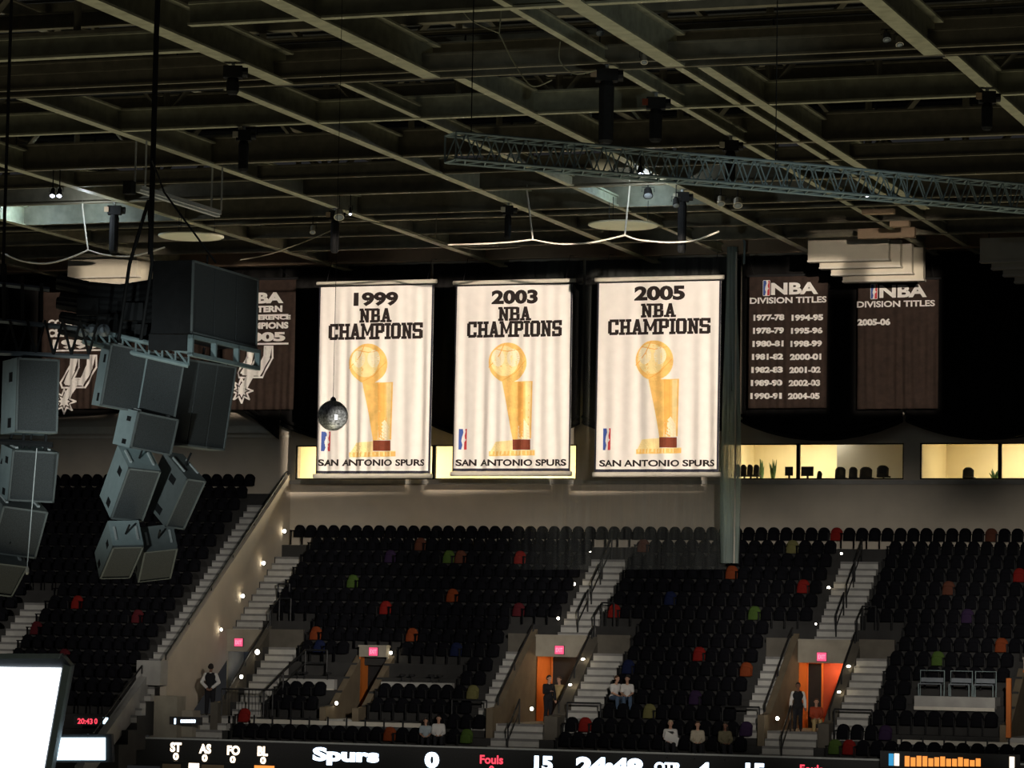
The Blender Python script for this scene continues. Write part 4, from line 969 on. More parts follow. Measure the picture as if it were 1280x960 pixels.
handrail('black guard rail with balusters before the steps right of the corner portal', [(-51.55, 111.9, FLOOR), (-50.4, 111.9, FLOOR), (-49.4, 111.9, FLOOR)], 1.05, .03, False, bars=1)
handrail('black stair handrail rising beside the ledge right of the corner portal', [(-49.9, 112.2, FLOOR), (-49.55, 113.2, -2.35), (-49.1, 114.3, -1.5), (-48.2, 114.35, -1.5)], 1.0, .04)
for nm, x in (('middle', -39.35), ('right-hand', -28.9)):
    handrail('black forked handrail on the front steps below the %s portal' % nm, [(x, 112.0, FLOOR-.02), (x, 110.75, rz_(15))], .95, .03)
s = MB(); a = [(XP-.10, y, -1.0+(y-110.9)*(7.98/11.6)+.14) for y in (111, 113, 115, 117, 119, 121, 122.3)]; 
pr_ = thing('handrail', 'long dark handrail along the top of the sloping parapet', 'railing', a[0]); bpy.context.view_layer.update()
s.tube(a, .04, 6); s.obj('top_rail', M['rail'], pr_)
for p in a: s = MB(); s.tube([(p[0], p[1], p[2]-.18), p], .025, 5); s.obj('bracket', M['rail'], pr_)
s = MB(); a = [(XP-.72, y, -4.6+(y-105.2)*(3.3/5.2)+.22) for y in (105.4, 107.5, 110.2)]
pr_ = thing('handrail', 'dark handrail on the pale stringer below the end of the parapet', 'railing', a[0]); bpy.context.view_layer.update(); s.tube(a, .035, 6); s.obj('top_rail', M['rail'], pr_)
for p in a: s = MB(); s.tube([(p[0], p[1], p[2]-.3), p], .025, 5); s.obj('post', M['rail'], pr_)

# ------------------------------------------------------------------ accessible platforms and white-capped ledges
def platform(label, xa, xb, y, ztop, h=.40):
    o = thing('viewing_platform', label, 'platform', ((xa+xb)/2, y, ztop-h), 'viewing platforms'); bpy.context.view_layer.update()
    s = MB(); s.box((xa, y, ztop-h), (xb, y+1.0, ztop)); s.obj('deck', M['conc'], o)
    s = MB(); s.box((xa, y-.07, ztop-h-.08), (xb, y-.002, ztop-h+.04)); s.obj('white_nosing', M['cap'], o)
platform('grey viewing platform with white edge left of the smallest portal', -50.15, -47.7, 113.95, -1.62)
platform('grey viewing platform with white edge right of the smallest portal', -45.75, -42.8, 113.95, -1.66)
platform('grey viewing platform with white edge carrying the metal-framed benches', -24.6, -21.65, 113.2, -1.72, .42)
def ledge(label, xa, xb, y, z):
    o = thing('front_ledge', label, 'ledge', ((xa+xb)/2, y, z-.8), 'white-capped ledges'); bpy.context.view_layer.update()
    s = MB(); s.box((xa, y, z-.75), (xb, y+.08, z-.1)); s.obj('guard_panel', M['glasspanel'], o)
    s = MB(); s.box((xa, y-.10, z-.10), (xb, y+.18, z+.06)); s.obj('cap', M['cap'], o)
    n = int((xb-xa)/.75)
    for i in range(n+1):
        x = xa+.15+(xb-xa-.3)*i/n; s = MB(); s.box((x-.03, y-.13, z-.35), (x+.03, y-.10, z+.22)); s.obj('post', M['rail'], o)
ledge('white-capped ledge with dark posts in front of the smallest portal', -50.05, -42.85, 111.45, -3.22)
ledge('white-capped ledge with dark posts at the right, below the metal-framed benches', -24.8, -16, 111.45, -3.32)
items = [(-49.3, 'first'), (-49.0, 'second'), (-48.0, 'third'), (-44.9, 'fourth'), (-44.5, 'fifth'), (-43.7, 'sixth'), (-43.35, 'seventh')]
for x, nm in items:      # cup-holder posts standing along the platforms' rear rail
    o = thing('counter_stool', 'dark counter stool, %s from the left along the grey platforms' % nm, 'stool', (x, 114.05, -1.64), 'counter stools on the platforms'); bpy.context.view_layer.update()
    s = MB(); s.lathe((x, 114.05, -1.64), [(.11, 0), (.11, .02), (.02, .03), (.02, .22)], 10); s.obj('pedestal', M['rail'], o)
    s = MB(); s.lathe((x, 114.05, -1.44), [(.10, 0), (.13, .02), (.13, .07), (.10, .09)], 10); s.obj('seat', M['black'], o)
for i, (xa, xb) in enumerate(((1148, 1178), (1186, 1213), (1217, 1243))):
    a, b = atY(xa, 860, 113.7), atY(xb, 860, 113.7); x0, x1 = a.x, b.x; z0 = -1.72
    o = thing('metal_bench', 'grey metal-framed bench on the platform, %s from the left' % ('first', 'second', 'third')[i], 'bench', ((x0+x1)/2, 113.7, z0), 'metal-framed benches'); bpy.context.view_layer.update()
    s = MB(); s.tube([(x0, 114.0, z0), (x0, 114.05, z0+.92), (x1, 114.05, z0+.92), (x1, 114.0, z0)], .022, 6); s.obj('back_frame', M['truss'], o)
    s = MB(); s.box((x0+.03, 114.0, z0+.50), (x1-.03, 114.03, z0+.66)); s.obj('backrest', M['housing'], o)
    s = MB(); s.box((x0+.02, 113.55, z0+.42), (x1-.02, 113.98, z0+.46)); s.obj('seat', M['housing'], o)
    for x in (x0+.03, x1-.03): s = MB(); s.tube([(x, 113.58, z0), (x, 113.58, z0+.44)], .02, 5); s.obj('leg', M['truss'], o)
s = MB(); s.box((-20.95, 111.6, -3.1), (-20.78, 111.75, -1.0)); o = s.obj('orange_post', M['orange']); tag(o, 'tall orange post at the right edge beside the metal-framed benches', 'post')

# small LED strip boards at the lower left
def led_board(label, rect, Y, lines):
    x0, z0, x1, z1 = pxrect(*rect, Y); o = thing('led_strip', label, 'display', ((x0+x1)/2, Y, z0)); bpy.context.view_layer.update()
    s = MB(); s.box((x0, Y, z0), (x1, Y+.08, z1)); s.obj('board_face', M['display'], o)
    for kind, dat, rc, m in lines:
        f = Flat(lambda x, z: Vector((x, Y-.012, z)))
        if kind == 'text': f.text(dat, pxrect(*rc, Y), .03)
        else: a = pxrect(*rc, Y); f.poly([(a[0], a[1]), (a[2], a[1]), (a[2], a[3]), (a[0], a[3])])
        f.obj('lit_word' if kind == 'text' else 'lit_patch', M[m], o)
led_board('small LED strip with red digits at the lower left, above the bright panel', (92, 896, 140, 907), 108.0, [('text', '20:43', (97, 898, 116, 905), 'ledred'), ('text', '0', (118, 898, 122, 905), 'ledred'), ('rect', None, (129, 897, 136, 905), 'screenblue')])
led_board('small LED strip with tiny white marks on the grey corner block', (212, 896, 252, 906), 110.38, [('rect', None, (218, 898, 220, 905), 'ledwhite')]+[('rect', None, (226+3.2*i, 899.5, 228.4+3.2*i, 903.5), 'ledwhite') for i in range(6)])
led_board('lit advertising strip with orange flame picture at the lower right', (1100, 941, 1275, 962), 109.6, [('rect', None, (1118, 942, 1124, 957), 'ledwarm'), ('rect', None, (1111, 942, 1117, 957), 'ledteal'), ('rect', None, (1262, 946, 1268, 960), 'ledwarm')]+
  [('rect', None, (1131+7.4*i, 945+1.5*math.sin(i*1.9)+i*.35, 1137+7.4*i, 958), 'ledorange') for i in range(13)])
led_board('dim glowing patches standing for the lit concourse under the ribbon board, lower left', (200, 953, 345, 964), 109.9, [('rect', None, (203, 955, 226, 964), 'peach'), ('rect', None, (236, 954, 249, 964), 'ledwarm'), ('rect', None, (252, 956, 280, 964), 'peach'), ('rect', None, (318, 957, 343, 964), 'ledorange')])  # glowing patches stand in for the lit concourse underneath

# ------------------------------------------------------------------ furniture seen through the suite windows
def suite_item(name, label, px, py, w, h, kind, Y=123.4, group=None):
    p = atY(px, py, Y); zf = ZW0-.45
    o = thing(name, label, {'monitor': 'monitor', 'chair': 'chair', 'plant': 'plant', 'door': 'door', 'table': 'table'}[kind], (p.x, Y, zf), group); bpy.context.view_layer.update(); x, z = p.x, p.z
    if kind == 'monitor':
        s = MB(); s.box((x-w/2, Y, z-h/2), (x+w/2, Y+.06, z+h/2)); s.obj('screen', M['black'], o)
        s = MB(); s.box((x-.04, Y+.06, z-h/2-.12), (x+.04, Y+.10, z)); s.box((x-.16, Y, z-h/2-.14), (x+.16, Y+.2, z-h/2-.12)); s.obj('stand', M['black'], o)
        s = MB(); s.box((x-w*.7, Y-.2, zf), (x+w*.7, Y+.5, z-h/2-.14)); s.obj('desk', M['housing'], o)
    elif kind == 'chair':
        s = MB(); 
        for v_ in shell(w, 0, h, 0, 0, .06, .05).v: pass
        sh_ = shell(w, z-h/2, z+h/2, Y, Y, .06, .06, 8, .12)
        sh_.v = [Vector((v_.x+x, v_.y, v_.z)) for v_ in sh_.v]; sh_.obj('backrest', M['black'], o, True)
        s.box((x-w/2, Y, z-h/2-.06), (x+w/2, Y+.45, z-h/2)); s.obj('seat', M['black'], o)
        s = MB(); s.tube([(x, Y+.2, zf), (x, Y+.2, z-h/2-.05)], .04, 6); s.lathe((x, Y+.2, zf), [(.25, 0), (.25, .04), (.05, .08)], 8); s.obj('pedestal', M['black'], o)
    elif kind == 'plant':
        s = MB(); s.lathe((x, Y, zf), [(.12, 0), (.16, .3)], 10); s.obj('pot', M['peach'], o)
        s = MB(); rg = random.Random(int(px))
        for i in range(14):
            a = rg.uniform(0, 6.28); q = Vector((x+w*.5*math.cos(a)*rg.random(), Y+.12*math.sin(a), z+h*(rg.random()-.5))); s.tube([(x, Y, zf+.28), (q+Vector((x, Y, zf+.5)))/2, q], [.012, .05, .008], 5)
        s.obj('leaves', M['plant'], o)
    elif kind == 'door':
        s = MB(); s.box((x-w/2, Y, zf), (x+w/2, Y+.05, zf+h)); s.obj('leaf', M['orange'] if False else M['peach'], o)
        s = MB(); s.box((x-w/2-.1, Y-.03, zf), (x-w/2, Y+.06, zf+h+.1)); s.box((x+w/2, Y-.03, zf), (x+w/2+.1, Y+.06, zf+h+.1)); s.obj('frame', M['cap'], o)
suite_item('interior_door', 'brown door at the back of the suite behind the net bundle', 926, 580, .8, 2.0, 'door', 127.35)
for i, px in enumerate((921, 929, 937, 945)): suite_item('suite_chair', 'dark chair back in the suite window, %s right of the net bundle' % ('first', 'second', 'third', 'fourth')[i], px, 587, .24, .42, 'chair', 123.3+.1*i, 'dark chairs in the suite')
suite_item('potted_plant', 'small plant with reddish leaves in the suite window', 952, 582, .4, .6, 'plant', 124.6); suite_item('potted_plant', 'pale bushy plant beside the window post in the suite', 967, 581, .45, .6, 'plant', 124.2)
suite_item('desk_monitor', 'dark monitor just left of the window post in the suite', 986, 589, .32, .36, 'monitor'); suite_item('desk_monitor', 'dark monitor just right of the window post in the suite', 1009, 589, .5, .38, 'monitor')
suite_item('suite_chair', 'small dark chair right of the two monitors in the suite', 1024, 593, .2, .28, 'chair')
for i, (px, w) in enumerate(((1050, .42), (1066, .34), (1082, .5), (1103, .48))): suite_item('suite_chair', 'dark chair before the grey partition in the suite, %s from the left' % ('first', 'second', 'third', 'fourth')[i], px, 590-(i == 3)*2, w, .42, 'chair', 123.5, 'chairs before the grey partition')
suite_item('suite_chair', 'dark chair alone in the far right suite window', 1210, 590, .44, .38, 'chair', 123.5); suite_item('potted_plant', 'low plant left of the post in the far right suite window', 1244, 590, .6, .4, 'plant', 124)
#@@PART4
# ------------------------------------------------------------------ hanging loudspeaker clusters
RH = Vector((RT.x, RT.y, 0)).normalized(); FH = Vector((FW.x, FW.y, 0)).normalized(); ZV = Vector((0, 0, 1))
def solve3(e1, e2, e3):
    d = lambda p, q: -(p[0]*q[0]+p[1]*q[1]); ab, ac, bc = d(e1, e2), d(e1, e3), d(e2, e3)
    a = math.sqrt(abs(ab*ac/bc)); return a, ab/a, ac/a
def cabinet(label, corner, e1, e2, e3, D, panels=1, side='cabinet', world=None, group='cabinets of the hanging speaker cluster'):
    k = D/FPX; o0 = atD(*corner, D)
    if world: E1, E2, E3 = world
    else:
        dp = solve3(e1, e2, e3); E1, E2, E3 = [(RT*e[0]-UP*e[1]+FW*q)*k for e, q in zip((e1, e2, e3), dp)]
    root = thing('loudspeaker', label, 'speaker', o0+(E1+E2+E3)/2, group); bpy.context.view_layer.update()
    n1, n2, n3 = E1.normalized(), E2.normalized(), E3.normalized()
    s = MB(); s.obox(o0+n2*.03, E1, E2-n2*.03, E3); s.obj('cabinet_body', M[side], root)
    fr = MB(); w = .035
    for p, a, b in ((o0, E1, n3*w), (o0+E3-n3*w, E1, n3*w), (o0, n1*w, E3), (o0+E1-n1*w, n1*w, E3)): fr.obox(p-n2*.01, a, b, n2*.045)
    fr.obj('front_rim', M['cabinetlow'], root)
    for i in range(panels):
        a = E1*(i/panels)+n1*w*.7; b = E1*(1/panels)-n1*w*1.4
        s = MB(); s.obox(o0+a+n3*w+n2*.012, b, E3-n3*2*w, n2*.02); s.obj('grille', M['grille'], root)
    for t_ in (.18, .80):
        h = MB(); p = o0+E2*.30+E3*t_-n1*.006; h.obox(p, E2*.22, E3*.13, n1*.012); hd = h.obj('side_handle', M['black'], root)
    s = MB(); p = o0+E1*.12+E2*.25-n3*.035; s.obox(p, E1*.06, E2*.5, n3*.035); s.obj('rigging_track', M['alu'], root); s = MB(); s.obox(p+E1*.70, E1*.06, E2*.5, n3*.035); s.obj('rigging_track', M['alu'], root)
    s = MB(); p = o0+E1*.5+E2*.5; s.tube([p+n3*.02, p-n3*.30], .022, 6); s.obj('link_bar', M['black'], root)
    return root
G2 = 'cabinets at the left edge cluster'
cabinet('wide dark three-panel loudspeaker at the top of the hanging cluster', (242, 325), 0, 0, 0, 60, 3, 'black', (RH*1.0+FH*3.0, -RH*.80+FH*.27, -ZV*1.40))
cabinet('wide upright loudspeaker with pale side, second tier of the hanging cluster', (139, 429), (87, 18), (-14, -1), (-13, 78), 60, 2)
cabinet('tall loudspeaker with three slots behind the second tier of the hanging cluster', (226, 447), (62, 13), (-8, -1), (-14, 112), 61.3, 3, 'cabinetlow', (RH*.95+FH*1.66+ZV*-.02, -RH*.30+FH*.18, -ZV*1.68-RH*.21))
cabinet('upright loudspeaker with pale side and dark handle, third tier of the cluster', (173, 514), (46, 11), (-26, -5), (-10, 46), 60, 1)
cabinet('tilted loudspeaker with pale side and two dark handles, fourth tier of the cluster', (161, 585), (38, 5), (-19, -28), (-27, 65), 60, 1)
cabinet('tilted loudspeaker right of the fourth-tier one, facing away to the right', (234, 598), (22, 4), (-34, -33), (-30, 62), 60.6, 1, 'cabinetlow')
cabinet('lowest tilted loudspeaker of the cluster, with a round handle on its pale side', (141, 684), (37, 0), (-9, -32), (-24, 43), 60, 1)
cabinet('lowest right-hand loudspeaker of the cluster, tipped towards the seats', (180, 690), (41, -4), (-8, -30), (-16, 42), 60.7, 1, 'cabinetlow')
cabinet('dark upright loudspeaker at the left edge with a pale side strip', (22, 447), (50, 0), (-27, 0), (0, 92), 58, 1, 'cabinet', (RH*.74+FH*.25, -RH*.40+FH*.8, -ZV*1.37), G2)
cabinet('grey loudspeaker at the left edge, second from the top of its column', (16, 562), (54, 4), (-22, -6), (-7, 64), 58, 1, 'cabinet', None, G2)
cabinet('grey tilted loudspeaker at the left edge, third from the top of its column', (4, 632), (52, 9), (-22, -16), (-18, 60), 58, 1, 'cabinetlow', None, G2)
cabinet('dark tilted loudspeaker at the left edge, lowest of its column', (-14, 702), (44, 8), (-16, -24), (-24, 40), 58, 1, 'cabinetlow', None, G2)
# frames, cables and rigging of the clusters
def rig(name, label, cat, base): o = thing(name, label, cat, base); bpy.context.view_layer.update(); return o
D0 = 60.2
o = rig('speaker_rigging', 'pale ladder-like steel rigging frame under the top loudspeaker of the cluster', 'rigging', atD(275, 430, D0)); c0 = atD(241, 418, 59.9); E1 = RH*1.06+FH*3.0
for dz in (0, .34): s = MB(); s.obox(c0-ZV*dz, E1, -RH*.10+FH*.04, -ZV*.07); s.obj('long_bar', M['truss'], o)
for t_ in (0, .33, .66, .98): s = MB(); s.obox(c0+E1*t_, E1*.02, -RH*.10+FH*.04, -ZV*.38); s.obj('cross_bar', M['truss'], o)
s = MB(); s.obox(c0-RH*.85+FH*.1, RH*.85, FH*.1, -ZV*.30); s.obj('end_plate', M['black'], o)
o = rig('rigging_beam', 'grey rigging beam above the second-tier loudspeaker with three round cans', 'rigging', atD(170, 425, 60.3)); a, b = atD(104, 410, 60.3), atD(236, 440, 60.3)
for dz in (0, .26): s = MB(); s.tube([a-ZV*dz, b-ZV*dz], .05, 8); s.obj('chord', M['truss'], o)
s = MB()
for i in range(8): p, q = a.lerp(b, i/8), a.lerp(b, (i+1)/8); s.tube([p, q-ZV*.26], .02, 5); s.tube([q-ZV*.26, q], .02, 5)
s.obj('lacing', M['truss'], o)
for px in (104, 117, 131): s = MB(); c = atD(px, 414, 60.1); s.lathe(c, [(.10, 0), (.12, .05), (.12, .2), (.06, .26)], 12, -FH); s.obj('lamp_can', M['housing'], o)
o = rig('hanging_chain', 'thick black hanging cable carrying the speaker cluster from the roof', 'cable', atD(186, 330, 60.2)); TOPZ = 15.6
p = atD(188, 318, 60.2); s = MB(); s.tube([p, Vector((p.x, p.y, 11.5)), Vector((p.x+.05, p.y, TOPZ))], .055, 8); s.obj('main_cable', M['black'], o)
p = atD(270, 322, 61.5); s = MB(); s.tube([p-ZV*.1, atD(205, 240, 60.6), Vector((atD(190, 200, 60.2).x, atD(190, 200, 60.2).y, atD(190, 200, 60.2).z))], .02, 5); s.obj('sling', M['black'], o)
for px in (148, 176): s = MB(); s.tube([atD(px, 425, 60.2), atD(px+14, 330, 60.2), atD(186, 250, 60.2)], .035, 6); s.obj('sling', M['black'], o)
o = rig('cable_bundle', 'heavy black bundle of cables and motors hung left of the speaker cluster', 'rigging', atD(130, 390, 61)); rg = random.Random(4)
for i in range(9):
    y0 = 352+i*8; s = MB(); s.tube([atD(74+rg.uniform(-3, 3), y0+rg.uniform(-4, 4), 61), atD(112, y0+6+rg.uniform(-3, 3), 60.8), atD(150, y0+9, 61), atD(193, y0+2, 61)], .085, 8); s.obj('cable', M['black'], o)
for px, py in ((96, 372), (120, 392), (152, 378), (168, 405)): s = MB(); c = atD(px, py, 60.7); s.obox(c, RH*.42, FH*.3, -ZV*.34); s.obj('motor_box', M['black'], o)
o = rig('rigging_truss', 'black pipe rigging frame at the left edge above the pale-sided loudspeaker', 'rigging', atD(40, 420, 58.5))
ch = [(-30, 398, 112, 412), (-30, 440, 112, 446), (-30, 352, 62, 362)]
for x0, y0, x1, y1 in ch: s = MB(); s.tube([atD(x0, y0, 58.4), atD(x1, y1, 58.6)], .05, 6); s.obj('chord', M['housing'], o)
for x in (-10, 12, 34, 56, 78, 100): s = MB(); s.tube([atD(x, 400, 58.4), atD(x+11, 443, 58.5)], .025, 5); s.tube([atD(x+11, 443, 58.5), atD(x+22, 403, 58.5)], .025, 5); s.obj('lacing', M['black'], o)
for x in (5, 28, 52): s = MB(); s.tube([atD(x, 354, 58.4), atD(x, 400, 58.4)], .035, 5); s.obj('upright', M['black'], o)
p = atD(4, 330, 58.5); s = MB(); s.tube([p, Vector((p.x, p.y, 15.6))], .03, 6); s.tube([p, atD(8, 400, 58.5)], .06, 6); s.obj('hanging_cable', M['black'], o)
s = MB(); s.tube([atD(20, 530, 58.6), atD(2, 580, 58.6)], .03, 5); 
for x in (30, 58): s.tube([atD(x, 540, 58.4), atD(x-2, 565, 58.4)], .03, 5)
s.tube([atD(0, 552, 58.4), atD(66, 556, 58.4)], .06, 6); s.obj('lower_bar', M['black'], o)
o = rig('plumb_cable', 'thin pale cable with a small weight hanging before the left edge loudspeakers', 'cable', atD(34, 710, 57)); s = MB(); s.tube([atD(46, 560, 57), atD(34, 708, 57)], .010, 5); s.obj('line', M['alu'], o); s = MB(); s.lathe(atD(34, 714, 57), [(.02, -.06), (.035, -.02), (.03, .06), (.01, .1)], 10); s.obj('weight', M['cap'], o)

# ------------------------------------------------------------------ centre-hung scoreboard corner
SB = 50.0
o = rig('scoreboard', 'overexposed white screen in a grey case at the lower left corner', 'scoreboard', atD(0, 900, SB))
P = lambda x, y, d=0: atD(x, y, SB)+FH*d
s = MB(); s.prism([P(-200, 819), P(77, 819), P(88, 832), P(58, 990), P(-200, 990)], FH*.5); s.obj('case', M['housing'], o)
s = MB(); s.prism([P(-200, 831, -.03), P(77, 835, -.03), P(50, 990, -.03), P(-200, 990, -.03)], FH*.025); s.obj('screen', M['screen'], o)
s = MB(); s.prism([P(-200, 817, -.06), P(77, 817, -.06), P(74, 823, -.06), P(-200, 823, -.06)], FH*.4); s.obj('top_lip', M['truss'], o)
s = MB(); s.prism([P(80, 830, -.05), P(88, 833, -.05), P(59, 990, -.05), P(52, 990, -.05)], FH*.3); s.obj('side_frame', M['truss'], o)
o = rig('lower_display', 'small bright blue-white panel beside the white scoreboard screen', 'display', atD(98, 936, SB+1.4)); P2 = lambda x, y, d=0: atD(x, y, SB+1.4)+FH*d
s = MB(); s.prism([P2(40, 918), P2(139, 918), P2(141, 953), P2(40, 953)], FH*.3); s.obj('case', M['display'], o)
s = MB(); s.prism([P2(62, 922, -.03), P2(132, 922, -.03), P2(132, 950, -.03), P2(58, 950, -.03)], FH*.02); s.obj('screen', M['screenblue'], o)

# ------------------------------------------------------------------ mirror ball
c = atD(416, 519.5, 60); R0 = 19*60/FPX
o = rig('mirror_ball', 'faceted mirror ball hanging in front of the 1999 champions banner', 'ball', c)
b = MB(); b.ball(c, R0, 30, 18); ball = b.obj('mirror_sphere', M['mirror'], o)
s = MB(); s.lathe(c+ZV*(R0-.01), [(.06, 0), (.05, .05), (.015, .08)], 10); s.obj('cap', M['housing'], o)
s = MB(); s.tube([c+ZV*R0, Vector((c.x, c.y, 15.6))], .006, 4); s.obj('hanging_wire', M['black'], o)

ballc = c.copy()
# ------------------------------------------------------------------ lighting truss across the frame
D1 = 66.0
def box_truss(label, p0, p1, h, n, m):
    ax = (p1-p0).normalized(); sd = ax.cross(ZV).normalized()*h; up = ZV*h; o = rig('lighting_truss', label, 'truss', p0)
    for a in (Vector(), sd, up, sd+up): s = MB(); s.tube([p0+a, p1+a], .032, 6); s.obj('chord', M[m], o)
    for f_, g_ in ((Vector(), up), (sd, sd+up), (up, up+sd), (Vector(), sd)):
        s = MB()
        for i in range(n):
            a, b2 = p0.lerp(p1, i/n), p0.lerp(p1, (i+1)/n); mid = (a+b2)/2
            s.tube([a+f_, mid+g_], .018, 5); s.tube([mid+g_, b2+f_], .018, 5)
        s.obj('lacing', M[m], o)
    for i in range(0, n+1, 6):
        a = p0.lerp(p1, i/n); s = MB(); s.tube([a, a+up, a+up+sd, a+sd, a], .025, 5); s.obj('end_frame', M[m], o)
    for t_ in (.03, .50, .97):
        a = p0.lerp(p1, t_)+up+sd*.5; s = MB(); s.tube([a, Vector((a.x, a.y, 15.7))], .012, 4); s.obj('hanging_chain', M['black'], o)
    return o
a = atD(556, 203, D1); b = atZ(1330, 270.5, a.z)
box_truss('blue-grey lattice lighting truss running across the frame below the roof beams', a, b, .56, 34, 'truss')

# ------------------------------------------------------------------ things hung among the roof beams
GY = (71.7, 74.9, 79.2, 80.2, 86.5, 93.3, 97.0, 100.9, 105.9, 107.5, 111.5, 115.4)
GX = [(x, 80.3, 120) for x in (-64.3, -57.55, -50.8, -43.85, -37.25, -30.3, -23.3, -16.6)]+[(x, 60, 80) for x in (-35.4, -31.0, -24.0, -17.0)]+[(-25.75, 66, 122), (-24.05, 80.5, 122)]
def under_beam(p):
    c = [Vector((p.x, y, p.z)) for y in GY]+[Vector((x, p.y, p.z)) for x, a, b in GX if a < p.y < b]
    return min(c, key=lambda q: (q-p).length)
def hoist(px, y0, y1, r, label, tag_col=None):
    a = under_beam(atZ(px, y0, ZB+.0)); L = (y1-y0)/FPX*(a.dot(FW)); o = thing('chain_hoist', label, 'hoist', a-ZV*L, 'black chain hoists'); bpy.context.view_layer.update()
    s = MB(); s.tube([a+ZV*.08, a-ZV*.12], .05, 8); s.obj('hook', M['alu'], o)
    s = MB(); s.obox(a-RH*r*1.5-ZV*.42-FH*r, RH*r*3.0, FH*r*2, ZV*.32); s.lathe(a-ZV*.26+RH*r*1.5, [(r*.8, 0), (r*.8, .14)], 10, RH); s.obj('motor_body', M['black'], o)
    s = MB(); s.lathe(a-ZV*L, [(r*.7, 0), (r, .08), (r*1.05, L-.55), (r*.8, L-.42)], 12); s.obj('chain_bag', M['black'], o)
    if tag_col:
        s = MB(); s.obox(a-RH*r*2.2-ZV*.34-FH*(r+.03), RH*.16, FH*.03, ZV*.18); s.obj('rating_plate', M[tag_col], o)
for px, y0, y1, r, lb, tc in ((287, 152, 208, .15, 'black chain hoist with a yellow plate near the top left, above the trapeze bar', 'cream'), (147, 255, 318, .16, 'black chain hoist right of the blue-lit girder at the left', 'peach'),
    (371, 262, 318, .15, 'black chain hoist above the 2005 conference banner', 'peach'), (597, 255, 300, .12, 'black chain hoist above the 2003 champions banner', 'cream'), (767, 82, 180, .20, 'tall black chain hoist above the truss, left one of two', 'peach'),
    (820, 118, 178, .18, 'black chain hoist above the truss with a red plate, right one of two', 'redbase'), (818, 238, 318, .15, 'black chain hoist over the 2005 champions banner before the blue-lit girder', 'cream'), (915, 172, 230, .16, 'black chain hoist above the top of the net bundle', 'cream'),
    (1190, 112, 165, .15, 'black chain hoist with a pale plate near the upper right corner', 'peach'), (300, 78, 118, .17, 'dark chain hoist high up, left of the long beam at the top left', None)):
    hoist(px, y0, y1, r, lb, tc)
def lamp_head(px, py, label, lit, m='housing', Y=None, aim=(.2, -.5, -.8), r=.11):
    a = min((atY(px, py, y) for y in GY[2:]), key=lambda q: abs(q.z-14.95)+(9 if q.z > 15.3 else 0)); o = thing('spotlight_head', label, 'lamp', a, 'small stage lamps in the roof'); bpy.context.view_layer.update(); ax = Vector(aim).normalized()
    s = MB(); s.tube([Vector((a.x, a.y, ZB+.08)), a+ZV*.16], .02, 5); s.tube([a+RH*r*1.3, a+RH*r*1.3+ZV*.16, a-RH*r*1.3+ZV*.16, a-RH*r*1.3], .014, 5); s.obj('yoke', M['black'], o)
    s = MB(); s.lathe(a-ax*.16, [(r*.5, 0), (r*.8, .06), (r, .30), (r*1.08, .34)], 12, ax); s.obj('can', M[m], o)
    s = MB(); s.lathe(a+ax*.175, [(r*.95, 0), (r*.7, .02), (.01, .03)], 12, ax); s.obj('lens', M['lampblue' if lit else 'housing'], o)
for px, py, lb, lit, m, r in ((66, 240, 'lit blue-white stage lamp in the roof at the left, left of a pair', 1, 'black', .09), (74.5, 240, 'lit blue-white stage lamp in the roof at the left, right of a pair', 1, 'black', .09),
    (789, 214, 'lit stage lamp below the truss, left and smaller of a pair', 1, 'black', .05), (800.5, 213, 'lit stage lamp below the truss, right one of a pair', 1, 'black', .10), (1084, 241, 'lit stage lamp hung under the truss at the right', 1, 'black', .07),
    (424, 267, 'cream lamp can on the beam above the 1999 champions banner', 0, 'cream', .17), (438, 263, 'lit small lamp beside the cream lamp can', 1, 'black', .05), (901, 250, 'cream stage lamp above the net bundle, left of a pair', 0, 'cream', .13), (922, 252, 'cream stage lamp above the net bundle, right of a pair', 0, 'cream', .15),
    (810, 240, 'dark round stage lamp before the blue-lit girder, left one', 0, 'black', .16), (845, 252, 'dark stage lamp before the blue-lit girder, right one', 0, 'black', .12), (750, 36, 'small dark lamp on the thick beam at the top', 0, 'housing', .10), (805, 72, 'small pale lamp under the thick beam at the top', 0, 'cream', .09),
    (1124, 50, 'small warm lamp under a bracket near the top right', 0, 'cream', .10), (1108, 44, 'small pale lamp on a bracket near the top right', 0, 'housing', .10), (391, 286, 'pale lamp can low on the hoist above the 2005 conference banner', 0, 'cream', .10)):
    lamp_head(px, py, lb, lit, m, r=r)
def disc(px, py, wpx, label):
    d = atZ(px, py, 14.55); r = wpx/2/FPX*d.dot(FW); o = thing('ceiling_disc', label, 'ceiling panel', d, 'round ceiling discs'); bpy.context.view_layer.update()
    s = MB(); s.lathe(d, [(r*.94, -.03), (r, 0), (r, .05), (.05, .08)], 40); s.obj('panel', M['discwhite'], o, True)
    for i in range(3):
        a = 2*PI*i/3+.4; q = d+Vector((r*.7*math.cos(a), r*.7*math.sin(a), .05)); s = MB(); s.tube([q, Vector((q.x, q.y, 15.45))], .012, 4); s.obj('hanging_wire', M['black'], o)
disc(239, 296, 82, 'round cream ceiling disc hanging left, above the top loudspeaker'); disc(779, 282, 88, 'round cream ceiling disc hanging over the 2005 champions banner')
d = atZ(753, 207, 14.9); o = rig('bowl_lamp', 'pale ribbed bowl lamp hanging behind the truss', 'lamp', d); r = .40
s = MB(); s.lathe(d-ZV*.16, [(r*.45, 0), (r*.8, .12), (r, .30), (r*.96, .31), (r*.5, .1)], 24); s.obj('bowl', M['cream'], o, True)
s = MB(); s.tube([d+ZV*.1, Vector((d.x, d.y, 15.5))], .015, 5); s.obj('stem', M['black'], o)
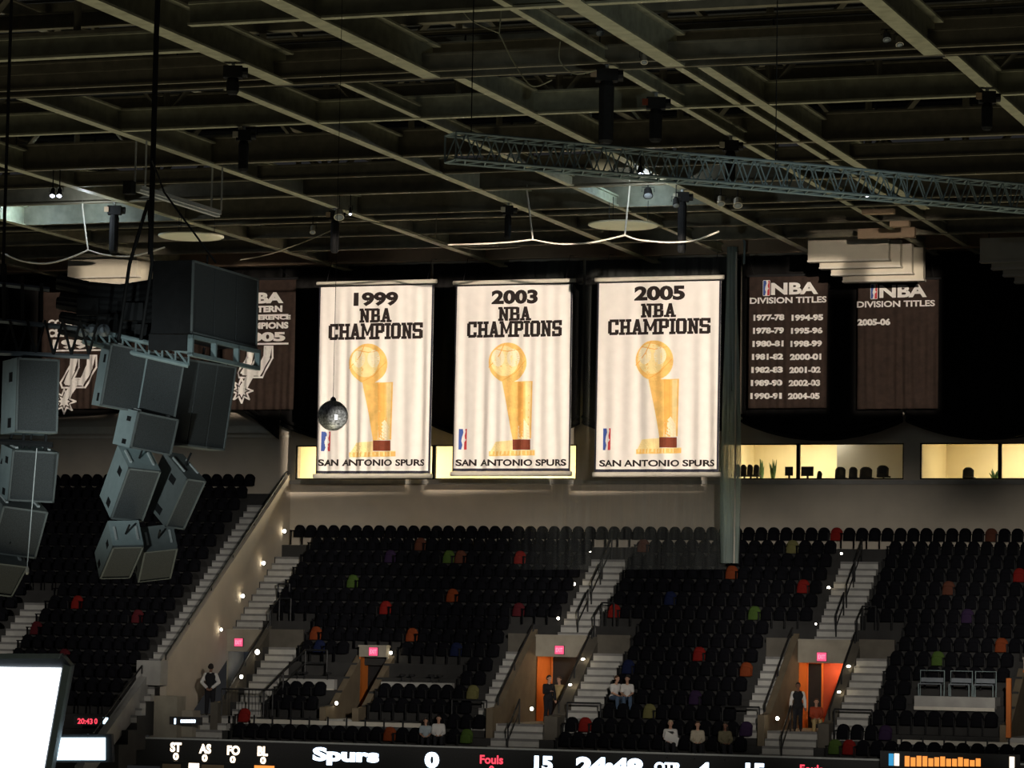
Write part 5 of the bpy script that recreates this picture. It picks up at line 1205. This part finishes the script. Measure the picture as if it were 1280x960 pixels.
# trapeze bar on two pairs of rods
o = rig('trapeze_bar', 'aluminium trapeze bar hung on two pairs of silver rods, upper left', 'rigging', Vector((-43.95, 91, 13.97)))
s = MB(); s.box((-44.05, 88.15, 13.86), (-43.80, 94.1, 14.00)); s.box((-44.0, 88.15, 13.78), (-43.85, 94.1, 13.86)); s.obj('bar', M['alu'], o)
for y in (88.25, 93.9):
    for x in (-44.08, -43.72): s = MB(); s.tube([(x, y, 13.98), (x, y, 15.42)], .03, 6); s.obj('rod', M['alu'], o)
s = MB(); s.box((-44.3, 87.85, 13.7), (-44.0, 88.15, 14.1)); s.obj('end_bracket', M['black'], o)
# stepped cream boxes under the roof in front of the drapes
def stepped(label, px, py, w, n=4):
    p = atY(px, py, 117.0); o = thing('stepped_ceiling_box', label, 'ceiling box', p, 'stepped cream ceiling boxes'); bpy.context.view_layer.update()
    for i in range(n):
        x0 = p.x+.36*i; zb = p.z-.90-.22*i; s = MB(); s.box((x0, 117.0+.42*i, zb), (x0+w, 117.36+.42*i, p.z-.02-.1*i)); st = s.obj('step_panel', M['cream'], o)
        s = MB(); s.box((x0-.02, 116.97+.42*i, zb-.05), (x0+w+.03, 117.40+.42*i, zb+.02)); s.obj('edge_strip', M['cap'], st)
    for x in (p.x+.3, p.x+w-.3): s = MB(); s.tube([(x, 117.2, p.z-.05), (x, 117.2, 15.9)], .02, 5); s.obj('hanger', M['black'], o)
stepped('cream stepped ceiling box above the dark banner reading 2005-06', 1010, 297, 3.15); stepped('cream stepped ceiling box at the right edge under the roof', 1225, 297, 3.2)
stepped('cream stepped ceiling box at the left, behind the black cables', 85, 320, 3.2)
for i, (x0, y0, x1, y1, Y) in enumerate(((1077, 261, 1117, 267, 108), (1112, 276, 1136, 283, 111), (1072, 285, 1143, 297, 114))):
    a = pxrect(x0, y0, x1, y1, Y); s = MB(); s.box((a[0], Y, a[1]), (a[2], Y+.3, a[3])); q = s.obj('roof_bracket', M['peach']); q['kind'] = 'structure'
# festoon cables, brightened by the added point lights below
def festoon(label, pts, drops, Y, m='cap', r=.03):
    o = rig('festoon_cable', label, 'cable', atY(*pts[0], Y)); P3 = [atY(x, y, Y) for x, y in pts]; sm = []
    for i in range(len(P3)-1):
        p0, p1, p2, p3 = P3[max(0, i-1)], P3[i], P3[i+1], P3[min(len(P3)-1, i+2)]
        if i > 0 and pts[i] in drops: p0 = p1
        if pts[i+1] in drops: p3 = p2
        for j in range(6):
            t_ = j/6; sm.append(.5*((2*p1)+(-p0+p2)*t_+(2*p0-5*p1+4*p2-p3)*t_*t_+(-p0+3*p1-3*p2+p3)*t_**3))
    sm.append(P3[-1]); s = MB(); s.tube(sm, r, 6); s.obj('sagging_cable', M[m], o)
    for q, top in drops.items(): s = MB(); s.tube([atY(*q, Y), atY(*top, Y), atY(*top, Y)+ZV*.25], r, 6); s.obj('drop_cable', M[m], o)
festoon('white lit cable sagging between drops at the left under the roof', [(2, 316), (26, 326), (56, 329.5), (85, 323), (110, 312.5), (134, 319), (168, 320), (206, 309)], {(110, 312.5): (103, 259)}, 100.9)
festoon('white lit cable sagging over the 2005 champions banner', [(560, 306), (620, 304), (666, 299.5), (700, 305), (740, 303), (781, 294), (800, 300), (838, 303), (870, 300), (899, 289)], {(781, 294): (787, 234), (666, 299.5): (659, 240)}, 100.9)
festoon('thin pale cable looping across the roof at the top centre', [(540, 2), (565, 1), (590, 26), (624, 41.5), (640, 74), (656, 99), (669, 108), (690, 100)], {(624, 41.5): (626, 20)}, 72.5, 'steel', .018)
festoon('thin pale cable between the middle hoists near the top', [(700, 52), (700, 76), (718, 92), (745, 88)], {}, 76, 'steel', .018)
festoon('long thin cable drooping from the 1999 banner side towards the centre', [(300, 325), (346, 315), (420, 285), (428, 272), (500, 285), (545, 300), (590, 311), (650, 309)], {(545, 300): (546, 250)}, 107, 'steelx', .02)
s = MB(); s.tube([atY(909, 270, 119.0), atY(918, 285, 119.0), atY(926, 292, 119.0), atY(931, 303, 119.0), atY(930, 330, 119.0)], .05, 6); s.obj('grey_hose', M['truss'], net)  # a separate grey hose, only parented to the net
for px, py in ((800, 250), (110, 272), (35, 275)):
    q = atY(px, py, 104.6); point('work_lamp', (q.x, 104.6, 15.75), 75, (.62, .86, 1.0), .05)
for px, py in ((805, 262), (105, 285)):
    q = atY(px, py, 99.9); point('cable_fill', (q.x, 99.9, 14.95), 80, (.80, .92, 1.0), .05)  # added point lights that brighten the festoon cables
spot('truss_fill', (2.0, 40, -2.0), atZ(1120, 245, 9.2), 6500, 6.5, (.85, 1, 1), .3, .9)  # added unseen spot that brightens the right end of the truss
# added unseen spots brightening the speaker clusters and the mirror ball
sp0 = atD(-900, 900, 30); spot('speaker_fill', sp0, atD(190, 540, 60), 13000, 5.6, (.86, 1, .98), .4, .9)
spot('speaker_fill', atD(-1000, 900, 30), atD(30, 590, 58), 7500, 4.2, (.86, 1, .98), .4, .9)
spot('speaker_fill', atD(1600, 900, 30), atD(255, 400, 60), 7000, 3.6, (.86, 1, .98), .4, .9)
spot('ball_fill', atD(1500, 1000, 40), ballc, 15000, .5, (1, .97, .9), .05, .3)  # added unseen spot that makes the ball glint
bx = atY(1075, 322, 117.3); banner_light(bx.x-2.1, bx.x+2.3, bx.z-.9, bx.z+.9, 117.3, BAN*.42, .01)  # added spot that brightens the stepped box above the dark banner
bx = atY(135, 335, 117.3); banner_light(bx.x-1.9, bx.x+1.6, bx.z-.7, bx.z+.6, 117.3, BAN*.7, .01)  # added spot that brightens the stepped box at the left
